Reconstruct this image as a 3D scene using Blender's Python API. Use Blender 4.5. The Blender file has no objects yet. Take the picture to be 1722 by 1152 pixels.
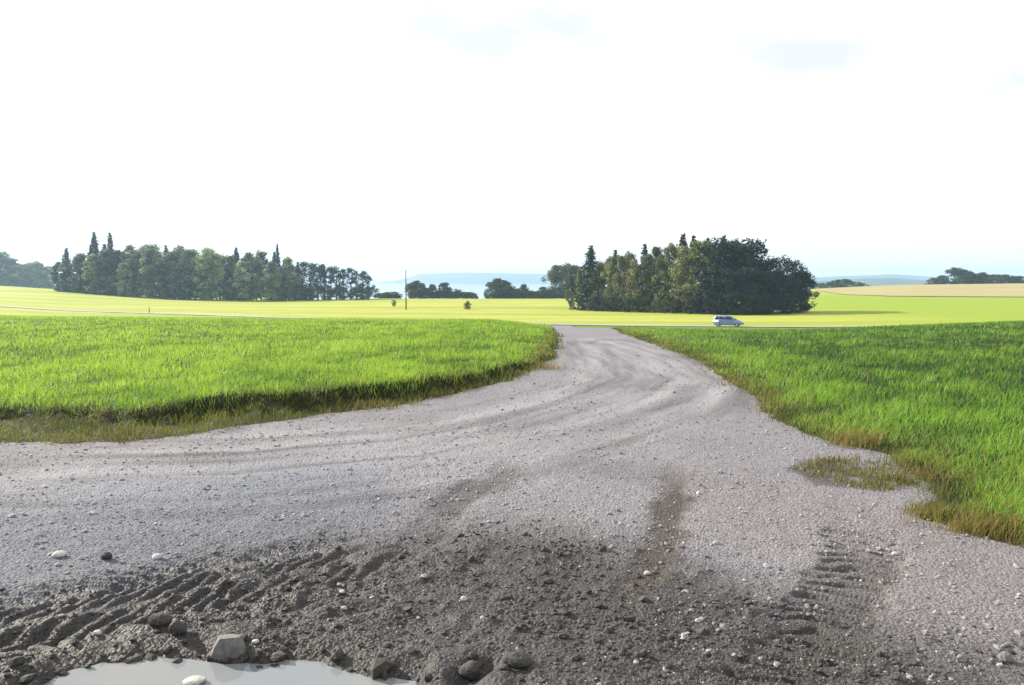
import bpy, bmesh, math, random
import numpy as np
from mathutils import Vector, Matrix

R = math.radians
random.seed(7)
rng = np.random.default_rng(11)
SC = bpy.context.scene
COL = SC.collection

# ------------------------------------------------------------------ camera
CAM_H, FPX, HY = 1.65, 1300.0, 470.0          # eye height, focal length and horizon row in photo pixels
PITCH = math.atan((576 - HY) / FPX)
cam = bpy.data.cameras.new('camera')
camo = bpy.data.objects.new('camera', cam)
COL.objects.link(camo)
cam.sensor_width = 36.0
cam.lens = 36.0 * FPX / 1722.0
cam.clip_start, cam.clip_end = 0.05, 30000
camo.location = (0, 0, CAM_H)
camo.rotation_euler = (math.pi / 2 - PITCH, 0, 0)
SC.camera = camo

# ------------------------------------------------------------------ sky, sun, exposure
SUN_AZ, SUN_EL = -61.0, 27.0                  # degrees, azimuth from the view direction, minus = left
w = bpy.data.worlds.new('World')
SC.world = w
w.use_nodes = True
wn, wl = w.node_tree.nodes, w.node_tree.links
bg = wn['Background']
sky = wn.new('ShaderNodeTexSky')
sky.sky_type = 'NISHITA'
sky.sun_disc = False
sky.sun_elevation = R(SUN_EL)
sky.sun_rotation = R(SUN_AZ)
sky.air_density, sky.dust_density, sky.ozone_density = 1.0, 0.7, 1.0
tc = wn.new('ShaderNodeTexCoord')
mp = wn.new('ShaderNodeMapping')
mp.inputs['Scale'].default_value = (1.0, 1.0, 2.6)
mp.inputs['Location'].default_value = (0.31, 0.12, 0.12)
cn = wn.new('ShaderNodeTexNoise')
cn.inputs['Scale'].default_value = 3.2
cn.inputs['Detail'].default_value = 8
cn.inputs['Roughness'].default_value = 0.55
cr = wn.new('ShaderNodeValToRGB')
cr.color_ramp.elements[0].position, cr.color_ramp.elements[1].position = 0.33, 0.43
cr.color_ramp.elements[0].color = (0.75, 0.75, 0.75, 1)
cr.color_ramp.elements[1].color = (1, 1, 1, 1)
cm = wn.new('ShaderNodeMixRGB')
cm.inputs['Color2'].default_value = (9.9, 10.0, 10.0, 1)
wl.new(tc.outputs['Generated'], mp.inputs['Vector'])
wl.new(mp.outputs['Vector'], cn.inputs['Vector'])
wl.new(cn.outputs['Fac'], cr.inputs['Fac'])
wl.new(cr.outputs['Color'], cm.inputs['Fac'])
wl.new(sky.outputs['Color'], cm.inputs['Color1'])
wl.new(cm.outputs['Color'], bg.inputs['Color'])
bg.inputs['Strength'].default_value = 0.055

sun = bpy.data.lights.new('sun', 'SUN')
sun.energy, sun.angle, sun.color = 5.0, R(0.53), (1.0, 0.93, 0.80)
suno = bpy.data.objects.new('sun', sun)
COL.objects.link(suno)
sd = Vector((math.sin(R(SUN_AZ)) * math.cos(R(SUN_EL)), math.cos(R(SUN_AZ)) * math.cos(R(SUN_EL)), math.sin(R(SUN_EL))))
suno.rotation_euler = sd.to_track_quat('Z', 'Y').to_euler()
suno.location = sd * 300

vs = SC.view_settings
vs.view_transform, vs.look, vs.gamma, vs.use_curve_mapping = 'Standard', 'None', 1.0, False
vs.exposure = 1.07
SC.render.engine = 'CYCLES'
SC.cycles.use_denoising = True
SC.cycles.max_bounces = 8
SC.cycles.transparent_max_bounces = 8
SC.cycles.volume_bounces = 1

# ------------------------------------------------------------------ numpy helpers
def _hash(ix, iy, seed):
    h = (ix.astype(np.int64) * 374761393 + iy.astype(np.int64) * 668265263 + seed * 974634777) & 0xFFFFFFFF
    h = ((h ^ (h >> 13)) * 1274126177) & 0xFFFFFFFF
    return ((h ^ (h >> 16)) & 0xFFFFFF) / float(0xFFFFFF)

def vnoise(x, y, s, seed=0):
    """value noise in [-1,1], feature size s metres"""
    x, y = np.asarray(x, float) / s, np.asarray(y, float) / s
    ix, iy = np.floor(x), np.floor(y)
    fx, fy = x - ix, y - iy
    fx, fy = fx * fx * (3 - 2 * fx), fy * fy * (3 - 2 * fy)
    a, b = _hash(ix, iy, seed), _hash(ix + 1, iy, seed)
    c, d = _hash(ix, iy + 1, seed), _hash(ix + 1, iy + 1, seed)
    return ((a * (1 - fx) + b * fx) * (1 - fy) + (c * (1 - fx) + d * fx) * fy) * 2 - 1

def fbm(x, y, s, octv=4, seed=0, gain=0.5):
    t, amp, n = 0, 1.0, 0
    for k in range(octv):
        # turn every octave so that the lattice never shows
        ca, sa = math.cos(0.7 * k + 0.3), math.sin(0.7 * k + 0.3)
        t = t + amp * vnoise(x * ca - y * sa, x * sa + y * ca, s / 2 ** k, seed + k * 17)
        n += amp
        amp *= gain
    return t / n

def sstep(a, b, x):
    t = np.clip((x - a) / (b - a), 0, 1)
    return t * t * (3 - 2 * t)

def sdf(poly, x, y):
    """signed distance to a polygon, negative inside"""
    P = np.asarray(poly, float)
    Q = np.roll(P, -1, 0)
    d2 = np.full(x.shape, 1e18)
    ins = np.zeros(x.shape, bool)
    for (ax, ay), (bx, by) in zip(P, Q):
        ex, ey = bx - ax, by - ay
        t = np.clip(((x - ax) * ex + (y - ay) * ey) / (ex * ex + ey * ey + 1e-12), 0, 1)
        d2 = np.minimum(d2, (x - ax - t * ex) ** 2 + (y - ay - t * ey) ** 2)
        if ay != by:
            cross = ((ay > y) != (by > y)) & (x < (bx - ax) * (y - ay) / (by - ay) + ax)
            ins ^= cross
    d = np.sqrt(d2)
    return np.where(ins, -d, d)

def track_uv(line, x, y):
    """(distance along, signed distance across) to a polyline"""
    best = np.full(x.shape, 1e18); u = np.zeros(x.shape); v = np.full(x.shape, 1e9)
    s0 = 0.0
    for (ax, ay), (bx, by) in zip(line[:-1], line[1:]):
        ex, ey = bx - ax, by - ay
        L = math.hypot(ex, ey)
        t = ((x - ax) * ex + (y - ay) * ey) / (L * L)
        tcl = np.clip(t, 0, 1)
        d2 = (x - ax - tcl * ex) ** 2 + (y - ay - tcl * ey) ** 2
        m = d2 < best
        best = np.where(m, d2, best)
        sg = np.sign(ex * (y - ay) - ey * (x - ax))
        u = np.where(m, s0 + t * L, u)
        v = np.where(m, np.sqrt(d2) * sg, v)
        s0 += L
    return u, v, s0

# ------------------------------------------------------------------ terrain
PXC = np.array([-300, 0, 100, 300, 450, 620, 800, 930, 1040, 1150, 1250, 1360, 1500, 1722, 2050], float)
CRY = np.array([526, 528, 529, 531, 532, 533, 536, 550, 552, 551, 551, 549, 544, 536, 530], float)
EYE = np.array([1.45, 1.45, 1.45, 1.45, 1.45, 1.45, 1.46, 1.62, 1.64, 1.5, 1.46, 1.45, 1.45, 1.45, 1.45])
DK = [112, 150, 200, 340, 450]
YK = np.array([[538, 540, 545, 545, 546, 547, 549, 551, 551, 550, 550, 549, 547, 545, 543],
               [522, 524, 530, 533, 535, 536, 537, 538, 538, 538, 538, 538, 537, 535, 533],
               [508, 512, 517, 520, 522, 524, 524, 525, 525, 525, 525, 523, 520, 516, 514],
               [484, 486, 489, 502, 505, 501, 501, 501, 501, 501, 501, 497, 492, 490, 489],
               [476, 479, 486, 494, 497, 508, 512, 512, 508, 500, 496, 485, 478, 475, 474]], float)
NU, ND = 181, 360
UG = np.linspace(-0.95, 0.95, NU)
LDG = np.linspace(math.log(1.0), math.log(9000.0), ND)
def _table():
    D = np.exp(LDG)
    pxs = UG * FPX + 861
    T = np.zeros((NU, ND))
    d0 = 10.0
    for i, p in enumerate(pxs):
        m = (np.interp(p, PXC, CRY) - HY) / FPX
        e = np.interp(p, PXC, EYE)
        dc = 2 * e / m - d0
        a = m / (2 * (dc - d0))
        kd, kz = [], []
        for d in np.linspace(1, dc + 4, 60):
            kd.append(d); kz.append(-a * max(0, d - d0) ** 2)
        zmid = CAM_H - (np.interp(p, PXC, YK[0]) - HY) / FPX * 112
        kd.append(82); kz.append(min(zmid + 0.9, e - 82 * m - 0.55))
        for d, row in zip(DK, YK):
            kd.append(d); kz.append(CAM_H - (np.interp(p, PXC, row) - HY) / FPX * d)
        kd += [620, 800, 1000, 3800, 4300, 9000]
        kz += [-14, -21, -24, -24, -12, -8]
        T[i] = np.interp(D, kd, kz)
    k = np.exp(-np.linspace(-2, 2, 9) ** 2); k /= k.sum()
    near = D < 30
    S = np.apply_along_axis(lambda r: np.convolve(np.pad(r, 4, mode='edge'), k, 'valid'), 1, T)
    S = np.where(near[None, :], T, S)
    k2 = np.exp(-np.linspace(-1.6, 1.6, 7) ** 2); k2 /= k2.sum()
    return np.apply_along_axis(lambda r: np.convolve(np.pad(r, 3, mode='edge'), k2, 'valid'), 0, S)
HT = _table()

def hgt(x, y):
    x, y = np.asarray(x, float), np.asarray(y, float)
    az = np.clip(np.arctan2(x, y), -0.75, 0.75)
    D = np.maximum(np.hypot(x, y) * np.cos(az), 1.0)
    u = (np.tan(az) - UG[0]) / (UG[1] - UG[0])
    v = (np.log(D) - LDG[0]) / (LDG[1] - LDG[0])
    iu = np.clip(np.floor(u).astype(int), 0, NU - 2); iv = np.clip(np.floor(v).astype(int), 0, ND - 2)
    fu, fv = np.clip(u - iu, 0, 1), np.clip(v - iv, 0, 1)
    z = (HT[iu, iv] * (1 - fu) + HT[iu + 1, iv] * fu) * (1 - fv) + (HT[iu, iv + 1] * (1 - fu) + HT[iu + 1, iv + 1] * fu) * fv
    return z

def h1(x, y):
    return float(hgt(np.array([x]), np.array([y]))[0])

def ray(px, py):
    a, b = (px - 861) / FPX, (576 - py) / FPX
    c, s = math.cos(PITCH), math.sin(PITCH)
    return np.array([a, c + b * s, b * c - s])

def on_ground(px, py, maxd=60):
    """the point of the near ground seen at a photo pixel"""
    d = ray(px, py)
    t = np.arange(1.5, maxd, 0.02)
    z = CAM_H + d[2] * t
    g = hgt(d[0] * t, d[1] * t)
    k = np.argmax(z < g) if (z < g).any() else int(np.argmin(z - g))
    return (d[0] * t[k], d[1] * t[k])

def at(px, D):
    return ((px - 861) / FPX * D, D)

def ztop(py, D):
    return CAM_H - (py - HY) / FPX * D

# gravel outline, traced along its real edge
LEFT_E = [(0, 748), (100, 750), (200, 747), (300, 737), (400, 718), (500, 705), (600, 692), (700, 678), (800, 656), (860, 641), (905, 622), (930, 602), (938, 580), (936, 560)]
RIGHT_E = [(1044, 560), (1100, 580), (1160, 603), (1210, 637), (1255, 668), (1290, 697), (1340, 727), (1400, 750), (1470, 767), (1540, 800), (1560, 835), (1530, 855), (1545, 875), (1620, 897), (1722, 928)]
le = [on_ground(*p) for p in LEFT_E]
re = [on_ground(*p) for p in RIGHT_E]
GRAVEL = [(-60, 7.4), (-14, 7.5)] + le + [at(930, 60), at(925, 90), at(905, 122), at(960, 122), at(985, 90), at(1010, 60)] + re + [(6, 3.4), (10, 2.4), (14, -6), (8, -16), (-20, -16), (-60, -12)]
PUDDLE_PX = [(60, 1180), (82, 1150), (112, 1126), (172, 1107), (250, 1100), (330, 1103), (380, 1112), (440, 1110), (480, 1102), (545, 1103), (575, 1120), (620, 1134), (680, 1142), (700, 1160), (640, 1200), (400, 1240), (150, 1230)]
PUDDLE = [on_ground(*p) for p in PUDDLE_PX]
RUT_PX = [(770, 1190), (752, 1160), (746, 1142), (762, 1130), (795, 1122), (830, 1112), (838, 1122), (818, 1145), (815, 1190)]
RUT = [on_ground(*p) for p in RUT_PX]
ISLAND = [on_ground(*p) for p in [(1325, 790), (1360, 775), (1430, 772), (1500, 780), (1545, 800), (1552, 822), (1500, 829), (1430, 826), (1370, 815)]]

def gsdf(x, y):
    base = sdf(GRAVEL, x, y)
    return base + 0.10 * fbm(x, y, 0.9, 3, 5) + 0.05 * vnoise(x, y, 0.17, 9)

TA = [on_ground(*p) for p in [(-350, 1120), (0, 1030), (330, 965), (640, 915)]]
TA2 = [on_ground(*p) for p in [(-300, 1180), (60, 1085), (420, 1010), (700, 960)]]
TB = [on_ground(*p) for p in [(1240, 1300), (1320, 1160), (1380, 1085), (1422, 1000), (1450, 930), (1462, 885)]]
TCN = [on_ground(*p) for p in [(1060, 1010), (1108, 930), (1126, 870), (1136, 815), (1140, 780)]]
TD = [on_ground(*p) for p in [(690, 930), (760, 850), (840, 800), (880, 770)]]
TE = [on_ground(*p) for p in [(0, 800), (400, 790), (700, 765), (900, 725), (1080, 670), (1130, 640), (1080, 605), (1010, 575)]]
TF = [on_ground(*p) for p in [(0, 850), (500, 830), (800, 790), (980, 745), (1170, 700), (1190, 665), (1150, 620), (1050, 580)]]
TG = [on_ground(*p) for p in [(420, 730), (700, 710), (900, 675), (975, 640), (985, 600), (985, 570)]]

def mudmask(x, y):
    """wet churned mud in the near part of the yard, 0..1"""
    d = np.hypot(x, y)
    lim = np.interp(x, [-6, -3, -1.2, 0, 1.0, 1.8, 3.0], [4.4, 4.6, 4.9, 4.95, 4.55, 3.7, 3.2])
    m = 1 - sstep(-0.75, 0.75, d - lim + 0.65 * fbm(x, y, 1.1, 5, 31, 0.6))
    return m

def left_of(x, y):
    return np.interp(y, [0, 10, 20, 40, 70], [-1, 0.6, 1.4, 2.9, 4.3]) > x

def verge_width(x):
    return np.interp(x, [-7, -5.4, -3.3, -2, 0, 1.5, 3, 6], [1.6, 1.35, 0.7, 0.45, 0.22, 0.2, 0.22, 0.25])

def edge_wob(x, y):
    return 0.22 * fbm(x, y, 1.3, 2, 139) + 0.16 * fbm(x, y, 0.4, 3, 141)

def bank(x, y, s):
    """the meadow stands a hand above the trodden verge on the left"""
    vw = verge_width(x) + edge_wob(x, y)
    hb = np.interp(x, [-6, -4.6, -3.6, -1.2, 0.0, 1.0], [0.10, 0.13, 0.21, 0.21, 0.14, 0.08])
    return np.where(left_of(x, y), hb, 0.03) * sstep(vw - 0.12, vw + 0.06, s) * (1 - 0.6 * sstep(1.0, 6.0, s - vw))

def gravel_z(x, y, detail=True):
    """height of the gravel / mud surface"""
    z = hgt(x, y)
    if not detail:
        return z
    d = np.hypot(x, y)
    near = 1 - sstep(9, 22, d)
    mud = mudmask(x, y)
    z = z + 0.022 * fbm(x, y, 1.6, 3, 41) * (1 - sstep(20, 40, d))
    z = z + near * (0.009 + 0.010 * mud) * fbm(x, y, 0.22, 4, 43, 0.6)
    lump = np.maximum(0, fbm(x, y, 0.13, 3, 47, 0.6) - 0.12)
    z = z + mud * 0.035 * lump
    left = mud * (1 - sstep(-0.9, 0.4, x))
    z = z + left * 0.035 * fbm(x * 0.75 - y * 0.66, (x * 0.66 + y * 0.75) * 0.38, 0.12, 3, 53)
    # tractor tyres: a pressed rut with bars across it
    for line, half, pitch, depth, skew, seed in ((TA, 0.24, 0.13, 0.030, 1.0, 3), (TA2, 0.24, 0.135, 0.030, -0.9, 4), (TB, 0.235, 0.120, 0.034, 0.22, 5)):
        u, v, L = track_uv(line, x, y)
        m = (1 - sstep(half * 0.75, half * 1.15, np.abs(v))) * sstep(-0.1, 0.2, u) * (1 - sstep(L - 0.5, L, u))
        m = m * np.clip(0.6 + 0.9 * fbm(x, y, 0.4, 3, 60 + seed), 0, 1.2)
        ph = (u + np.abs(v) * skew + 0.11 * fbm(x, y, 0.35, 3, seed)) / pitch
        bars = np.sin(2 * math.pi * ph)
        if seed == 5:
            groove = sstep(0.15, 0.75, bars) * np.clip(0.85 + 0.9 * fbm(x * 0.5, y, 0.16, 2, 66), 0.1, 1.3)
            mm = (1 - sstep(half * 0.8, half * 1.05, np.abs(v + 0.05 * vnoise(u, u * 0, 0.13, 68)))) * sstep(-0.1, 0.1, u) * (1 - sstep(L - 0.4, L, u))
            z = z - mm * (0.008 + 0.045 * groove)
        else:
            z = z + m * (depth * 0.62 * np.clip(bars * 1.6, -1, 1) - depth * 0.45)
        z = z + (0.012 if seed != 5 else 0.0) * (1 + fbm(x, y, 0.3, 2, 67)) * np.exp(-((np.abs(v) - half * 1.3) / 0.05) ** 2) * sstep(-0.1, 0.2, u) * (1 - sstep(L - 0.5, L, u))
    for line, half, depth in ((TCN, 0.10, 0.008), (TD, 0.15, 0.016)):
        u, v, L = track_uv(line, x, y)
        m = (1 - sstep(half * 0.6, half * 1.3, np.abs(v))) * sstep(-0.1, 0.3, u) * (1 - sstep(L - 0.3, L + 0.1, u))
        z = z - m * depth
    for line in (TE, TF, TG):
        u, v, L = track_uv(line, x, y)
        z = z - 0.018 * np.exp(-(v / 0.22) ** 2) + 0.010 * np.exp(-((np.abs(v) - 0.45) / 0.16) ** 2)
    # puddle and water-filled rut
    s = sdf(PUDDLE, x, y) - 0.04 + 0.06 * fbm(x, y, 0.22, 4, 71, 0.65)
    z = np.where(s < 0.5, z * sstep(-0.05, 0.35, s) - 0.115 * (1 - sstep(-0.18, 0.14, s)) , z)
    z = z + 0.014 * np.exp(-((s - 0.2) / 0.13) ** 2) * (0.6 + 0.9 * fbm(x, y, 0.16, 3, 73))
    s2 = sdf(RUT, x, y) + 0.03 * fbm(x, y, 0.12, 3, 75)
    z = np.where(s2 < 0.3, z * sstep(-0.03, 0.12, s2) - 0.046 * (1 - sstep(-0.07, 0.02, s2)), z)
    z = z + 0.012 * np.exp(-((s2 - 0.07) / 0.05) ** 2)
    return z

WATER_Z = -0.034

# ------------------------------------------------------------------ mesh and tag helpers
def np_mesh(name, V, F, mats=(), attrs=None, smooth=False):
    me = bpy.data.meshes.new(name)
    V = np.ascontiguousarray(V, np.float32); F = np.ascontiguousarray(F, np.int32)
    n, k = F.shape
    me.vertices.add(len(V)); me.vertices.foreach_set('co', V.ravel())
    me.loops.add(n * k); me.loops.foreach_set('vertex_index', F.ravel())
    me.polygons.add(n)
    me.polygons.foreach_set('loop_start', np.arange(0, n * k, k, dtype=np.int32))
    me.polygons.foreach_set('loop_total', np.full(n, k, np.int32))
    me.polygons.foreach_set('use_smooth', np.full(n, smooth))
    for key, val in (attrs or {}).items():
        a = me.attributes.new(key, 'FLOAT', 'POINT')
        a.data.foreach_set('value', np.ascontiguousarray(val, np.float32))
    me.update(calc_edges=True)
    for m in mats:
        me.materials.append(m)
    return me

def link(name, me, parent=None):
    o = bpy.data.objects.new(name, me)
    COL.objects.link(o)
    if parent: o.parent = parent
    return o

def tag(o, label=None, cat=None, group=None, kind=None):
    for k, v in (('label', label), ('category', cat), ('group', group), ('kind', kind)):
        if v: o[k] = v
    return o

def empty(name, loc, rz=0):
    o = bpy.data.objects.new(name, None)
    o.empty_display_size = 0.2
    o.location = loc; o.rotation_euler = (0, 0, rz)
    COL.objects.link(o)
    return o

def copy_tree(o, parent=None):
    c = o.copy(); COL.objects.link(c); c.parent = parent
    for ch in o.children:
        copy_tree(ch, c)
    return c

def bm_obj(name, bm, mat, parent=None, smooth=False):
    me = bpy.data.meshes.new(name)
    bm.to_mesh(me); bm.free()
    me.materials.append(mat)
    if smooth:
        for p in me.polygons: p.use_smooth = True
    return link(name, me, parent)

# ------------------------------------------------------------------ materials
def mat(name):
    m = bpy.data.materials.new(name); m.use_nodes = True
    nt = m.node_tree
    return m, nt, nt.nodes, nt.links, nt.nodes['Principled BSDF']

def plain(name, col, rough=0.6, metal=0.0, noise=0.0, scale=8.0, spec=0.5):
    m, nt, N, L, b = mat(name)
    b.inputs['Roughness'].default_value = rough
    b.inputs['Metallic'].default_value = metal
    b.inputs['Specular IOR Level'].default_value = spec
    if noise:
        t = N.new('ShaderNodeTexNoise'); t.inputs['Scale'].default_value = scale; t.inputs['Detail'].default_value = 6
        g = N.new('ShaderNodeTexCoord'); L.new(g.outputs['Object'], t.inputs['Vector'])
        r = N.new('ShaderNodeValToRGB')
        r.color_ramp.elements[0].position, r.color_ramp.elements[1].position = 0.3, 0.7
        r.color_ramp.elements[0].color = tuple(c * (1 - noise) for c in col) + (1,)
        r.color_ramp.elements[1].color = tuple(min(1, c * (1 + noise)) for c in col) + (1,)
        L.new(t.outputs['Fac'], r.inputs['Fac']); L.new(r.outputs['Color'], b.inputs['Base Color'])
        bu = N.new('ShaderNodeBump'); bu.inputs['Strength'].default_value = 0.4; bu.inputs['Distance'].default_value = 0.01
        L.new(t.outputs['Fac'], bu.inputs['Height']); L.new(bu.outputs['Normal'], b.inputs['Normal'])
    else:
        b.inputs['Base Color'].default_value = (*col, 1)
    return m

def node_attr(N, name):
    a = N.new('ShaderNodeAttribute'); a.attribute_name = name
    return a.outputs['Fac']

def mixc(N, L, fac, a, b):
    m = N.new('ShaderNodeMixRGB')
    for s, v in (('Fac', fac), ('Color1', a), ('Color2', b)):
        if isinstance(v, bpy.types.NodeSocket): L.new(v, m.inputs[s])
        elif s == 'Fac': m.inputs[s].default_value = v
        else: m.inputs[s].default_value = (*v, 1)
    return m.outputs['Color']

def noise_fac(N, L, scale, lo, hi, detail=5, vec=None, rough=0.55):
    t = N.new('ShaderNodeTexNoise'); t.inputs['Scale'].default_value = scale; t.inputs['Detail'].default_value = detail
    t.inputs['Roughness'].default_value = rough
    if vec: L.new(vec, t.inputs['Vector'])
    r = N.new('ShaderNodeMapRange'); r.inputs['From Min'].default_value = lo; r.inputs['From Max'].default_value = hi
    L.new(t.outputs['Fac'], r.inputs['Value'])
    return r.outputs['Result']

def blade_mat(name, lo, hi, dry, trans=0.45):
    """grass: colour goes with each blade's own tone, backlit blades glow"""
    m, nt, N, L, b = mat(name)
    c = mixc(N, L, node_attr(N, 'tone'), lo, hi)
    c = mixc(N, L, node_attr(N, 'dry'), c, dry)
    L.new(c, b.inputs['Base Color']); b.inputs['Roughness'].default_value = 0.55
    b.inputs['Specular IOR Level'].default_value = 0.25
    t = N.new('ShaderNodeBsdfTranslucent')
    g = N.new('ShaderNodeGamma'); g.inputs['Gamma'].default_value = 0.9
    L.new(c, g.inputs['Color']); L.new(g.outputs['Color'], t.inputs['Color'])
    mx = N.new('ShaderNodeMixShader'); mx.inputs['Fac'].default_value = trans
    L.new(b.outputs['BSDF'], mx.inputs[1]); L.new(t.outputs['BSDF'], mx.inputs[2])
    L.new(mx.outputs['Shader'], N['Material Output'].inputs['Surface'])
    return m

def leaf_mat(name, lo, hi, trans=0.3):
    m, nt, N, L, b = mat(name)
    c = mixc(N, L, node_attr(N, 'tone'), lo, hi)
    oi = N.new('ShaderNodeObjectInfo')
    hs = N.new('ShaderNodeHueSaturation')
    r1 = N.new('ShaderNodeMapRange'); r1.inputs['To Min'].default_value = 0.475; r1.inputs['To Max'].default_value = 0.525
    r2 = N.new('ShaderNodeMapRange'); r2.inputs['To Min'].default_value = 0.5; r2.inputs['To Max'].default_value = 1.5
    L.new(oi.outputs['Random'], r1.inputs['Value']); L.new(oi.outputs['Random'], r2.inputs['Value'])
    L.new(r1.outputs['Result'], hs.inputs['Hue']); L.new(r2.outputs['Result'], hs.inputs['Value'])
    L.new(c, hs.inputs['Color'])
    L.new(hs.outputs['Color'], b.inputs['Base Color'])
    b.inputs['Roughness'].default_value = 0.6; b.inputs['Specular IOR Level'].default_value = 0.2
    t = N.new('ShaderNodeBsdfTranslucent'); L.new(hs.outputs['Color'], t.inputs['Color'])
    mx = N.new('ShaderNodeMixShader'); mx.inputs['Fac'].default_value = trans
    L.new(b.outputs['BSDF'], mx.inputs[1]); L.new(t.outputs['BSDF'], mx.inputs[2])
    L.new(mx.outputs['Shader'], N['Material Output'].inputs['Surface'])
    return m

# ground under the grass and the mown fields beyond
def ground_mat():
    m, nt, N, L, b = mat('field')
    geo = N.new('ShaderNodeNewGeometry'); pos = geo.outputs['Position']
    mpn = N.new('ShaderNodeMapping'); mpn.inputs['Scale'].default_value = (0.16, 1.0, 1.0); mpn.inputs['Rotation'].default_value = (0, 0, R(14))
    L.new(pos, mpn.inputs['Vector'])
    f1 = noise_fac(N, L, 0.055, 0.42, 0.60, 6, mpn.outputs['Vector'], 0.65)
    f2 = noise_fac(N, L, 0.5, 0.3, 0.7, 6, mpn.outputs['Vector'], 0.7)
    mown = mixc(N, L, f1, (0.245, 0.285, 0.040), (0.450, 0.420, 0.095))
    mown = mixc(N, L, f2, mown, (0.225, 0.275, 0.036))
    mown = mixc(N, L, node_attr(N, 'lush'), mown, (0.210, 0.280, 0.024))
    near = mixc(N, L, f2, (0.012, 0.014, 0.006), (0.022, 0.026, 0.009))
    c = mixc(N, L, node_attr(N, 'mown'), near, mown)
    c = mixc(N, L, node_attr(N, 'turf'), c, (0.105, 0.180, 0.026))
    f3 = noise_fac(N, L, 9.0, 0.3, 0.7, 6, pos, 0.7)
    verge = mixc(N, L, f3, (0.020, 0.020, 0.010), (0.065, 0.062, 0.028))
    c = mixc(N, L, node_attr(N, 'verge'), c, verge)
    L.new(c, b.inputs['Base Color']); b.inputs['Roughness'].default_value = 0.9
    b.inputs['Specular IOR Level'].default_value = 0.1
    t = N.new('ShaderNodeTexNoise'); t.inputs['Scale'].default_value = 3; t.inputs['Detail'].default_value = 8; L.new(pos, t.inputs['Vector'])
    bu = N.new('ShaderNodeBump'); bu.inputs['Strength'].default_value = 0.6; bu.inputs['Distance'].default_value = 0.08
    L.new(t.outputs['Fac'], bu.inputs['Height']); L.new(bu.outputs['Normal'], b.inputs['Normal'])
    return m

def gravel_mat():
    m, nt, N, L, b = mat('gravel')
    geo = N.new('ShaderNodeNewGeometry'); pos = geo.outputs['Position']
    fa = noise_fac(N, L, 0.8, 0.32, 0.68, 6, pos, 0.6)
    fb = noise_fac(N, L, 7.0, 0.25, 0.75, 6, pos, 0.75)
    vo = N.new('ShaderNodeTexVoronoi'); vo.inputs['Scale'].default_value = 55; L.new(pos, vo.inputs['Vector'])
    bw = N.new('ShaderNodeRGBToBW'); L.new(vo.outputs['Color'], bw.inputs['Color'])
    vo2 = N.new('ShaderNodeTexVoronoi'); vo2.inputs['Scale'].default_value = 120; L.new(pos, vo2.inputs['Vector'])
    bw2 = N.new('ShaderNodeRGBToBW'); L.new(vo2.outputs['Color'], bw2.inputs['Color'])
    dry = mixc(N, L, fa, (0.118, 0.110, 0.128), (0.185, 0.177, 0.202))
    dry = mixc(N, L, node_attr(N, 'brown'), dry, (0.135, 0.112, 0.104))
    dry = mixc(N, L, node_attr(N, 'pale'), dry, (0.300, 0.286, 0.312))
    peb = mixc(N, L, bw.outputs['Val'], (0.03, 0.029, 0.031), (0.345, 0.332, 0.365))
    peb2 = mixc(N, L, bw2.outputs['Val'], (0.03, 0.029, 0.030), (0.335, 0.322, 0.350))
    dry = mixc(N, L, 0.40, dry, peb); dry = mixc(N, L, 0.32, dry, peb2)
    tint = N.new('ShaderNodeMixRGB'); tint.blend_type = 'MULTIPLY'; tint.inputs['Color2'].default_value = (0.56, 0.66, 0.76, 1)
    L.new(node_attr(N, 'blue'), tint.inputs['Fac']); L.new(dry, tint.inputs['Color1']); dry = tint.outputs['Color']
    mud = mixc(N, L, fb, (0.009, 0.0072, 0.0056), (0.026, 0.021, 0.0165))
    mud = mixc(N, L, 0.16, mud, peb2)
    c = mixc(N, L, node_attr(N, 'mud'), dry, mud)
    c = mixc(N, L, node_attr(N, 'rust'), c, (0.048, 0.038, 0.031))
    c = mixc(N, L, node_attr(N, 'stain'), c, (0.040, 0.036, 0.033))
    L.new(c, b.inputs['Base Color'])
    rr = N.new('ShaderNodeMapRange'); rr.inputs['To Min'].default_value = 0.85; rr.inputs['To Max'].default_value = 0.62
    L.new(node_attr(N, 'mud'), rr.inputs['Value']); L.new(rr.outputs['Result'], b.inputs['Roughness'])
    b.inputs['Specular IOR Level'].default_value = 0.3
    add = N.new('ShaderNodeMath'); add.operation = 'MULTIPLY_ADD'; add.inputs[1].default_value = -0.7
    L.new(vo.outputs['Distance'], add.inputs[0]); L.new(fb, add.inputs[2])
    bu = N.new('ShaderNodeBump'); bu.inputs['Strength'].default_value = 0.9; bu.inputs['Distance'].default_value = 0.016
    L.new(add.outputs['Value'], bu.inputs['Height']); L.new(bu.outputs['Normal'], b.inputs['Normal'])
    return m

def water_mat(name, col, rough, silt=None):
    m, nt, N, L, b = mat(name)
    b.inputs['Base Color'].default_value = (*col, 1)
    b.inputs['Roughness'].default_value = rough; b.inputs['IOR'].default_value = 1.333
    geo = N.new('ShaderNodeNewGeometry')
    if silt:
        f = noise_fac(N, L, 2.6, 0.32, 0.68, 5, geo.outputs['Position'])
        L.new(mixc(N, L, f, col, silt), b.inputs['Base Color'])
    t = N.new('ShaderNodeTexNoise'); t.inputs['Scale'].default_value = 5 if silt else 0.05; t.inputs['Detail'].default_value = 2
    L.new(geo.outputs['Position'], t.inputs['Vector'])
    bu = N.new('ShaderNodeBump'); bu.inputs['Strength'].default_value = 0.12; bu.inputs['Distance'].default_value = 0.01 if silt else 0.3
    L.new(t.outputs['Fac'], bu.inputs['Height']); L.new(bu.outputs['Normal'], b.inputs['Normal'])
    return m

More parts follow.
